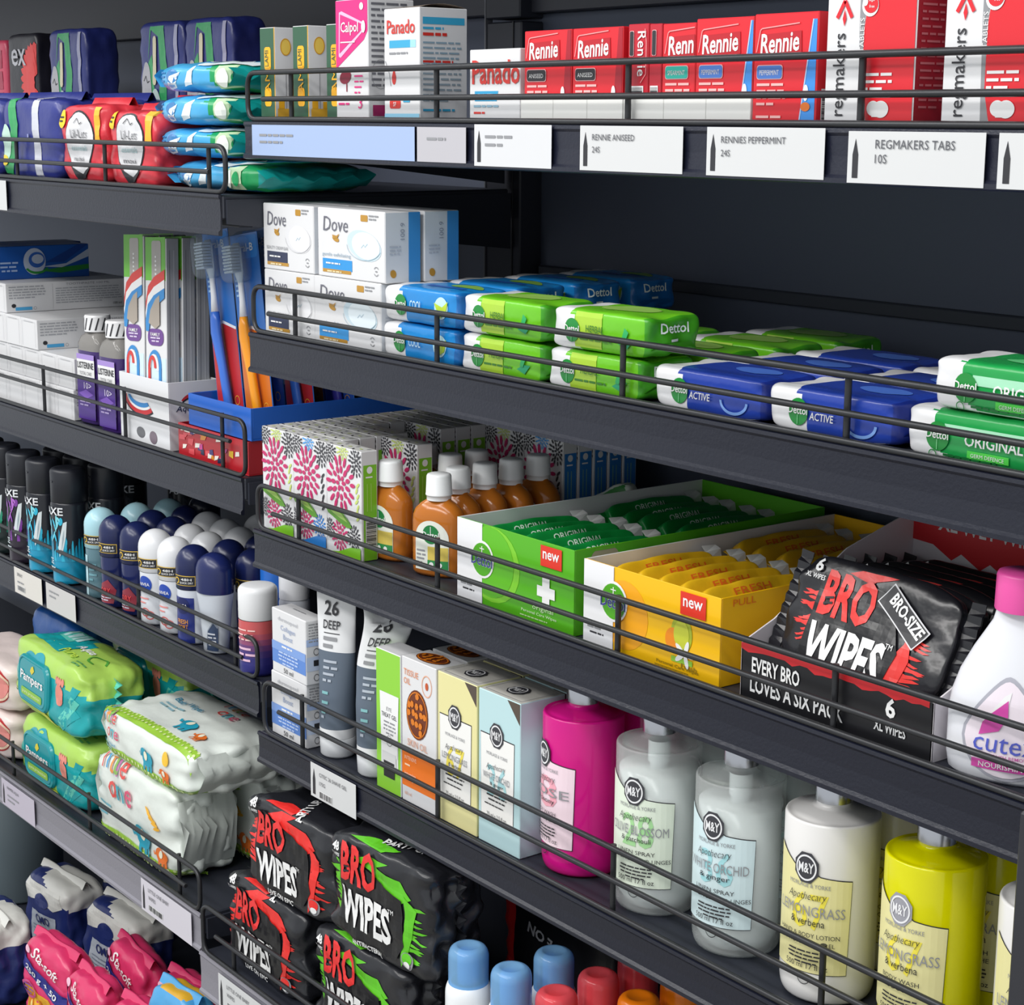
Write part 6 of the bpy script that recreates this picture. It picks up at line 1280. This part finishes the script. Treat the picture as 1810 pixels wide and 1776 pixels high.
inst('pamp2', None, (-.6400, .1000, R + .0880), 0, 'lime and teal baby wipes pack with pink hand print, second row, upper', 'baby wipes', 'lime and teal baby wipes', rot=(0, 0, math.radians(-2)))
def pink_wipes():
    w_, d_, h_ = .190, .09, .0630; s = Soft(w_, d_, h_, 6, .002, 44, .006); mb = MB(); s.mesh(mb, film('#e3d3cf', .3), 18); F = s.front(.008, .04); ell(mb, F, .160, .035, .026, .022, mt('#c03a3e', .35), 1); ell(mb, F, .162, .035, .020, .016, mt('#dd8a84', .35), 2); ring(mb, F, .162, .035, .024, .019, .003, mt('#e8c9b0', .4), 3); greek(mb, F, .12, .016, .05, 2, .006, mt('#b98a8a')); return mb.build('baby_wipes')
inst('pinkw', pink_wipes, (-.8720, -.0180, R), 0, 'pale pink wipes pack with red fruit print at the photo edge, lower', 'baby wipes', 'pale pink wipes packs')
inst('pinkw', None, (-.8700, -.0170, R + .0640), 0, 'pale pink wipes pack with red fruit print at the photo edge, upper', 'baby wipes', 'pale pink wipes packs')
def blue_pack():
    w_, d_, h_ = .150, .07, .150; s = Soft(w_, d_, h_, 7, .002, 47, .006); mb = MB(); s.mesh(mb, film('#1f5fb0', .3), 18); F = s.front(.008, .04); rect(mb, F, .02, .05, .11, .05, film('#2f8ad0', .3), 1); greek(mb, F, .03, .09, .08, 3, .010, mt('#cfe0f0')); return mb.build('nappy_pack')
inst('bluep', blue_pack, (-.8850, .1000, R), 0, 'blue nappy pack standing behind the pale pink wipes', 'nappy pack')
def elephant(mb, S, x, y, k, c, L=4):
    m = mt(c, .4); ell(mb, S, x, y, .013 * k, .0095 * k, m, L); ell(mb, S, x - .010 * k, y + .006 * k, .0075 * k, .0068 * k, m, L); ell(mb, S, x - .003 * k, y + .004 * k, .0045 * k, .006 * k, mt('#e9e6cf'), L + 1, .3)
    stroke(mb, S, [(x - .015 * k, y + .004 * k), (x - .020 * k, y + .000 * k), (x - .023 * k, y + .005 * k)], .003 * k, m, L)
    for dx in (-.008, .002, .009): rect(mb, S, x + dx * k - .0022 * k, y - .015 * k, .0048 * k, .010 * k, m, L)
def littleone(w_, h_, d_, seed, fr):
    def f():
        s = Soft(w_, d_, h_, 7, .0024, seed, .010); o = empty('baby_wipes'); mb = MB(); W = film('#dde3dd', .3); s.mesh(mb, W, 26); F = s.front(.005, .02); T = s.top(.006, .03); gr = film('#98c43e', .3); dot = mt('#d6e6a0', .4); cs = ('#d8504a', '#3a9ad0', '#e08a3a', '#7fb04a', '#b85aa0', '#d8504a', '#48a8b8', '#d65a78', '#3a9ad0')
        def hill(S, z0, ww, a, L=2):
            top = [(ww * (.02 + .96 * i / 12), z0 + a * math.sin(PI * (.15 + .8 * i / 12))) for i in range(13)]
            poly(mb, S, [(ww * .02, z0 - .012)] + [(ww * .98, z0 - .012)] + top[::-1], gr, L)
            for i in range(int(ww / .0085)): 
                for j in range(2): ell(mb, S, .008 + .0085 * i, z0 - .006 + .006 * j + a * .5 * math.sin(PI * i * .0085 / ww), .0020, .0018, dot, L + 1, 0, 6)
        def name(S, x, z, k, stack=True):
            for i, ch in enumerate('little'): text(mb, S, ch, x + (.000, .007, .0135, .0205, .027, .0325)[i] * k, z + .018 * k + .0015 * (i % 2), (.0145 if ch != 'e' else .0105) * k, mt(cs[i], .4), None, .008, 0, 0, 'l', 4)
            for i, ch in enumerate('one'): text(mb, S, ch, x + (.014 + .0125 * i) * k, z, .0125 * k, mt(cs[i + 5], .4), None, .008, 0, 0, 'l', 4)
        if fr == 'tall':
            hill(F, .010, w_, .010); name(F, .026, h_ * .56, 1.55); greek(mb, F, .014, h_ * .40, .035, 3, .0055, mt('#6fb0c0'), 2); elephant(mb, F, w_ * .66, .032, 1.1, '#239ab4'); elephant(mb, F, w_ * .86, .024, .7, '#e0702a')
            for i in range(5): ell(mb, F, w_ * .72 + .004 * i, h_ * .66 - .004 * i, .007, .0022, mt('#f0b43a'), 3, -.8 + .25 * i, 8)
            text(mb, T, '80', w_ * .6, d_ * .3, .016, mt('#e08a9a'), .022, .01, L=3); ell(mb, T, w_ * .35, d_ * .35, .014, .006, mt('#3a9ab4'), 2)
        else:
            hill(F, .007, w_, .006); name(F, .018, h_ * .44, .85); text(mb, F, 'Baby Wipes', .022, h_ * .26, .0050, mt('#3a8fb0'), .032, .006, 0, 0, 'l', 4); greek(mb, F, .023, h_ * .2, .024, 2, .004, mt('#8fb8c4'), 3); elephant(mb, F, w_ * .60, h_ * .46, .85, '#239ab4'); elephant(mb, F, w_ * .78, h_ * .32, .55, '#e0702a'); ell(mb, F, w_ * .78, h_ * .68, .006, .008, mt('#f0c03a'), 3)
            hill(T, .018, w_, .004); text(mb, T, 'Baby Wipes', .045, d_ * .58, .011, mt('#3a8fb0'), .060, .01, 0, 0, 'l', 4); greek(mb, T, .048, d_ * .50, .045, 2, .008, mt('#8fb8c4'), 3); elephant(mb, T, w_ * .62, d_ * .36, 1.0, '#239ab4'); elephant(mb, T, w_ * .80, d_ * .30, .7, '#e0702a'); name(T, w_ * .46, d_ * .70, 1.0)
        mb.build('body', o); W2 = film('#c9cfc9', .32)
        for sx, x in ((-1, .003), (1, w_ - .003)):              # gathered film ends folded flat against the pack
            m2 = MB(); n = 16; vs = []; rd = random.Random(seed + sx)
            for i in range(n + 1):
                y = d_ * (.10 + .80 * i / n); e = rd.uniform(-.003, .003)
                vs += [(x - sx * .002, y, h_ * .14), (x + sx * (.007 + e), y, h_ * .34 + e), (x + sx * (.014 + e * 1.4), y + e, h_ * .56 + 2 * e), (x + sx * (.006 - e), y, h_ * .70), (x - sx * .002, y, h_ * .88)]
            m2.add(vs, [(5 * i + k, 5 * i + 5 + k, 5 * i + 6 + k, 5 * i + 1 + k) for i in range(n) for k in range(4)], W2 if sx > 0 else W, True); m2.build('end_fold', o)
        return o
    return f
inst('loT', littleone(.198, .1030, .082, 51, 'tall'), (-.4250, -.0200, R), 0, 'white baby wipes pack with coloured lettering standing on edge at the rail', 'baby wipes', 'white baby wipes')
inst('loT', None, (-.4100, .0760, R), -1, 'white baby wipes pack standing on edge behind the first, folded end showing', 'baby wipes', 'white baby wipes')
inst('loF', littleone(.222, .0520, .128, 52, 'flat'), (-.4120, -.0200, R + .1040), 0, 'white baby wipes pack with elephants lying on top of the standing ones', 'baby wipes', 'white baby wipes')
tick('tk13', ticket(.10, .034, ['PAMPERS AQUA', '~.5', '~.3'], True, mt('#bdb6c4', .5), .018, seed=3), -.6650, -.0336, LB[3] - .0385, 'lilac price ticket below the lime and teal wipes')
tick('tk14', ticket(.115, .036, ['LITTLE ONE BABY', 'WIPES', '|'], True, mt('#cfcbd4', .5), .018, seed=9), -.2800, -.0336, LB[3] - .0395, 'pale price ticket below the white baby wipes at the shelf end')

# ================================================================== BASE SHELF
ZB = .330
mb = MB(); box(mb, -1.6, -.130, .05, .02, .298, ZB, PAINT, .002); box(mb, -1.6, -.134, ZB - .045, .02, -.130, ZB, STRIP_LIT, .0008)
tag(mb.build('base_shelf'), 'dark base shelf at the bottom of the left bay, holding navy packs and pink pouches', 'shelf')
R = ZB + .0003
def cotton(seed, word):
    def f():
        w_, d_, h_ = .125, .070, .118; s = Soft(w_, d_, h_, 4.8, .003, seed, .008); o = empty('soft_pack'); mb = MB(); nv = film('#24306a', .28); cr = film('#d9d8d2', .35); gy = film('#b4bbc6', .35)
        s.mesh(mb, nv, 20, lambda k, x, y, z: cr if z > .86 - .4 * x and k != 'b' else None); F0 = s.front(.006, .05); F = Surf(lambda u, v, of: F0.fn(u, v * .78, of), .006, (.006, .119, .006, .145), .0005)
        poly(mb, F, [(.022, .012), (.100, .016), (.094, .092), (.030, .088)], gy, 1); poly(mb, F, [(.010, .100), (.050, .112), (.090, .104), (.110, .116), (.104, .138), (.012, .138)], cr, 1); ell(mb, F, .060, .112, .018, .012, nv, 2)
        text(mb, F, word, .062, .070, .016, mt('#27306a'), .036, .02, 0, .1, L=3); greek(mb, F, .034, .060, .052, 7, .0065, mt('#7d8596'), 3, th=.3); mb.build('body', o); crimp_top(o, w_, d_, h_ - .002, cr); return o
    return f
GB = 'navy and cream soft packs'
inst('cot1', cotton(61, 'OMO'), (-.7900, -.0550, R), -6, 'navy and cream soft pack at the photo edge, front', 'soft pack', GB)
inst('cot2', cotton(62, 'OMO'), (-.8350, .0500, R), 5, 'navy and cream soft pack behind the front one', 'soft pack', GB)
inst('cot2', None, (-.6880, .0600, R + .0095), 0, 'navy and grey soft pack under the shelf end, behind the pink packs', 'soft pack', GB, rot=(math.radians(-6), math.radians(3), math.radians(8)))
inst('cot1', None, (-.8200, .1550, R), 3, 'navy soft pack lying deep in the shade', 'soft pack', GB)
def sweet(seed, hero):
    def f():
        w_, d_, h_ = ((.120, .050, .132) if hero else (.100, .050, .136)); kx = w_ / .098; kz = h_ / .128; s = Soft(w_, d_, h_, 4.2, .0032, seed, .009); o = empty('refill_pouch'); mb = MB(); pk = film('#e8437c', .25); rs = film('#d9386a', .28); yl = film('#f2a42a', .3); s.mesh(mb, pk, 22, lambda k, x, y, z: rs if z > .42 else None); F0 = s.front(.004, .05); F = Surf(lambda u, v, of: F0.fn(u * kx, v * kz, of), .004, (.005, .093, .006, .122), .0006); bl = mt('#2a2f86', .3)
        if hero:
            poly(mb, F, [(.008, .006), (.090, .006), (.092, .060), (.060, .066), (.010, .070)], film('#f5b83a', .3), 1)
            for x in (.022, .040, .062, .080): ell(mb, F, x, .030, .0065, .030, film('#ee8a2a' if x < .05 else '#f7cf5a', .3), 2, -.15); ell(mb, F, x + .002, .030, .003, .024, film('#fadf8a', .3), 3, -.15)
        else: ell(mb, F, .048, .030, .028, .022, film('#f08ab4', .3), 1); ring(mb, F, .048, .030, .024, .018, .003, mt('#f6c8da'), 2); ell(mb, F, .040, .028, .008, .012, film('#e8c070', .3), 3)
        ring(mb, F, .024, .066, .014, .011, .003, mt('#d05a90'), 4); greek(mb, F, .015, .070, .018, 3, .005, mt('#8f5aa0'), 4)
        conv(mb, F, [(.004, .094), (.094, .066), (.094, .082), (.004, .110)], bl, 4); text(mb, F, '250 g + 50', .050, .0815, .0095, PRW, .062, .016, 0, -.30, L=6)
        text(mb, F, 'Sta-soft', .056, .104, .012, PRW, .050, .012, .2, -.30, L=4); ell(mb, F, .020, .114, .006, .004, mt('#f3c0d4'), 4); mb.build('body', o); crimp_top(o, w_, d_, h_ - .003, rs); return o
    return f
GP = 'pink pouches'
inst('swA', sweet(71, True), (-.6120, -.0450, R), 4, 'pink pouch with orange flower picture and blue band, nearest the navy packs', 'pouch', GP)
inst('swB', sweet(72, False), (-.4880, -.0420, R), -4, 'pink pouch with blue weight band, second from the navy packs', 'pouch', GP)
inst('swB', None, (-.3850, -.0360, R + .0), 4, 'pink pouch with blue weight band, next to the sky blue pouch', 'pouch', GP)
inst('swA', None, (-.5450, .0350, R), -5, 'pink pouch in the second row with only its crimped top showing', 'pouch', GP)
inst('swB', None, (-.4150, .0380, R), 3, 'pink pouch with blue weight band, second row, in the shade', 'pouch', GP)
def sky_pack():
    w_, d_, h_ = .090, .050, .200; s = Soft(w_, d_, h_, 4.5, .003, 75, .008); o = empty('refill_pouch'); mb = MB(); s.mesh(mb, film('#4f9fd4', .28), 20, lambda k, x, y, z: film('#d6a52e', .35) if z > .975 else None); F = s.front(.005, .05)
    for i in range(4): rect(mb, F, .016 + .003 * i, .145 - .011 * i, .050, .006, mt('#cfe6f4', .35), 2, -.12)
    poly(mb, F, [(.006, .010), (.084, .010), (.084, .040), (.040, .052), (.006, .044)], film('#e8e2c8', .35), 2); mb.build('body', o); crimp_top(o, w_, d_, h_ - .003, film('#4f9fd4', .28)); return o
inst('skyp', sky_pack, (-.2760, -.0400, R), 4, 'sky blue pouch with mustard edge next to the pink pouches', 'pouch')
def canister():
    o = empty('storage_canister'); mb = MB(); lathe(mb, [(.0001, .0005), (.060, .0005), (.064, .005), (.066, .200), (.063, .206)], mt('#6d7a80', .4), 40, cap=False); weld(mb.build('body', o)); mb = MB(); lathe(mb, [(.0685, .200), (.0690, .204), (.0690, .220), (.066, .226), (.0001, .228)], mt('#5d6a70', .4), 40, cap=False); weld(mb.build('lid', o)); return o
inst('canis', canister, (-1.0250, .1250, R), 0, 'grey round canister standing deep on the base shelf at the photo edge', 'canister')
